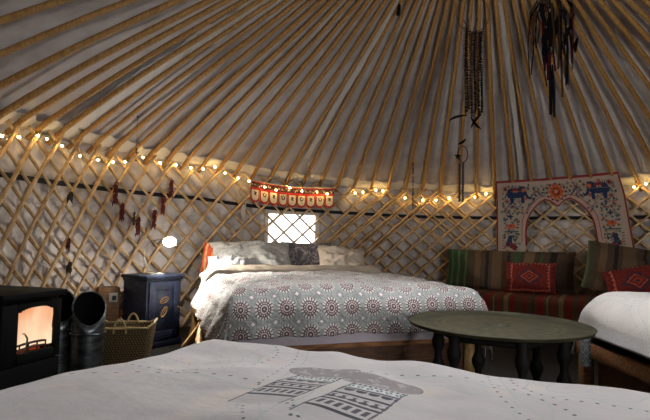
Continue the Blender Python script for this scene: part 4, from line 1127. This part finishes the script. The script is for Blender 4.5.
for k, (x, z0, z1, mi, r) in enumerate(((-.070, -.33, -.93, 1, .0065), (-.056, -.33, -1.00, 2, .007), (-.042, -.31, -.97, 0, .009), (-.026, -.36, -.95, 3, .008), (-.012, -.37, -1.01, 0, .0085), (.002, -.37, -.98, 1, .007), (.012, -.37, -.99, 2, .007), (.030, -.40, -.96, 3, .009), (.046, -.37, -1.0, 0, .009), (.060, -.36, -.98, 2, .0075), (.074, -.36, -.93, 1, .006))):
    mb = MB(); z = z0; ph = random.uniform(0, 6)
    while z > z1: rr = r*1.35*random.uniform(.8, 1.2); mb.ball((x + .004*sin(z*9+ph), random.uniform(-.004, .004) + (k % 3-1)*.008, z), rr, 1); z -= rr*1.75
    part(mb, 'bead_strand', M_bb[mi], t)
M_bf = mat('black_feather', '090707', .9, spec=.05)
for (x, z, dx, dz, L) in ((-.06, -1.0, -1, -.45, .13), (-.02, -1.01, .7, -.7, .12), (.06, -.99, -.5, -.8, .13), (-.11, -1.22, .6, .55, .07)):
    mb = MB(); feather(mb, (x, -.01, z), (dx, 0, dz), L, .020, Vector((0, -1, 0))); part(mb, 'feather', M_bf, t)
# --- dark feathered ornament
P = Vector((1.70, BY, 2.70)); t = hang('feather_mobile', P, 'dark mobile of feathers, ribbons and beads hanging from the roof at right', 'mobile')
mb = MB(); mb.tube([(0, 0, .06), (0, 0, -.02)], .003, 5); part(mb, 'cord', M_cord, t)
mb = MB(); mb.tube([(.10*cos(a)-.02, .05*sin(a), -.03 + .01*sin(3*a)) for a in np.linspace(0, 2*pi, 33)], .006, 6, cap=False); part(mb, 'hoop', mat('twig', '33261a', .8), t)
random.seed(12)
MC = [mat('ribbon_dark', '0e0b0c', .9, spec=.05), mat('ribbon_navy', '10131d', .9, spec=.05), mat('ribbon_red', '3a0f13', .9, spec=.05), mat('ribbon_brown', '3a2818', .9, spec=.05), M_bf]
for k in range(26):
    x = -.17 + k*.0128 + random.uniform(-.01, .01); y = random.uniform(-.05, .05); L = random.uniform(.28, .72); z0 = random.uniform(.03, .0)
    mb = MB(); mb.tube([(x*.7, y, -.03+z0), (x, y, -.10), (x + random.uniform(-.02, .02), y, -.03-L*.6), (x+random.uniform(-.02, .02), y, -.03-L)], random.uniform(.003, .0075), 5); part(mb, 'ribbon', MC[k % 4], t)
for (x, z, L, w, m) in ((-.03, -.10, .20, .05, 4), (.0, -.18, .20, .06, 4), (-.05, -.22, .17, .05, 4), (.03, -.13, .15, .05, 4), (-.10, -.02, .20, .04, 0), (.12, -.20, .18, .035, 0), (.165, -.30, .12, .03, 4), (.10, -.02, .17, .035, 1), (-.14, -.10, .15, .03, 3), (.13, .0, .12, .03, 4), (.14, -.12, .12, .028, 4), (-.08, -.34, .16, .04, 4), (.05, -.33, .14, .026, 4), (-.045, -.42, .10, .03, 2)):
    mb = MB(); feather(mb, (x, -.03, z), (random.uniform(-.25, .25), 0, -1), L, w, Vector((0, -1, 0))); part(mb, 'feather', MC[m], t)
for (x, z0, z1, r, m) in ((-.04, -.40, -.88, .014, 0), (-.015, -.50, -.90, .011, 1), (-.06, -.30, -.62, .010, 2), (.09, -.10, -.66, .007, 1), (.07, -.25, -.60, .006, 3), (-.08, -.15, -.55, .007, 2)):
    mb = MB(); mb.tube([(x, 0, z0), (x+.008, -.01, (z0+z1)/2), (x + .012, 0, z1)], [r*.5, r, r*.8], 7); part(mb, 'tassel', MC[m], t)
mb = MB(); mb.ball((.095, 0, -.67), .014, 2, (1, 1, 1.5)); part(mb, 'shell_bead', mat('shell', '7d6c58', .5), t)
# dark end of a hanging strap at the top of the picture
P = Vector((.555, 3.95, 2.70)); t = hang('hanging_strap', P, 'black strap end hanging from the roof at the top edge', 'strap')
mb = MB(); mb.tube([(0, 0, .03), (-.005, 0, -.03), (-.012, 0, -.075)], [.010, .015, .013], 8); part(mb, 'strap', M_bf, t)
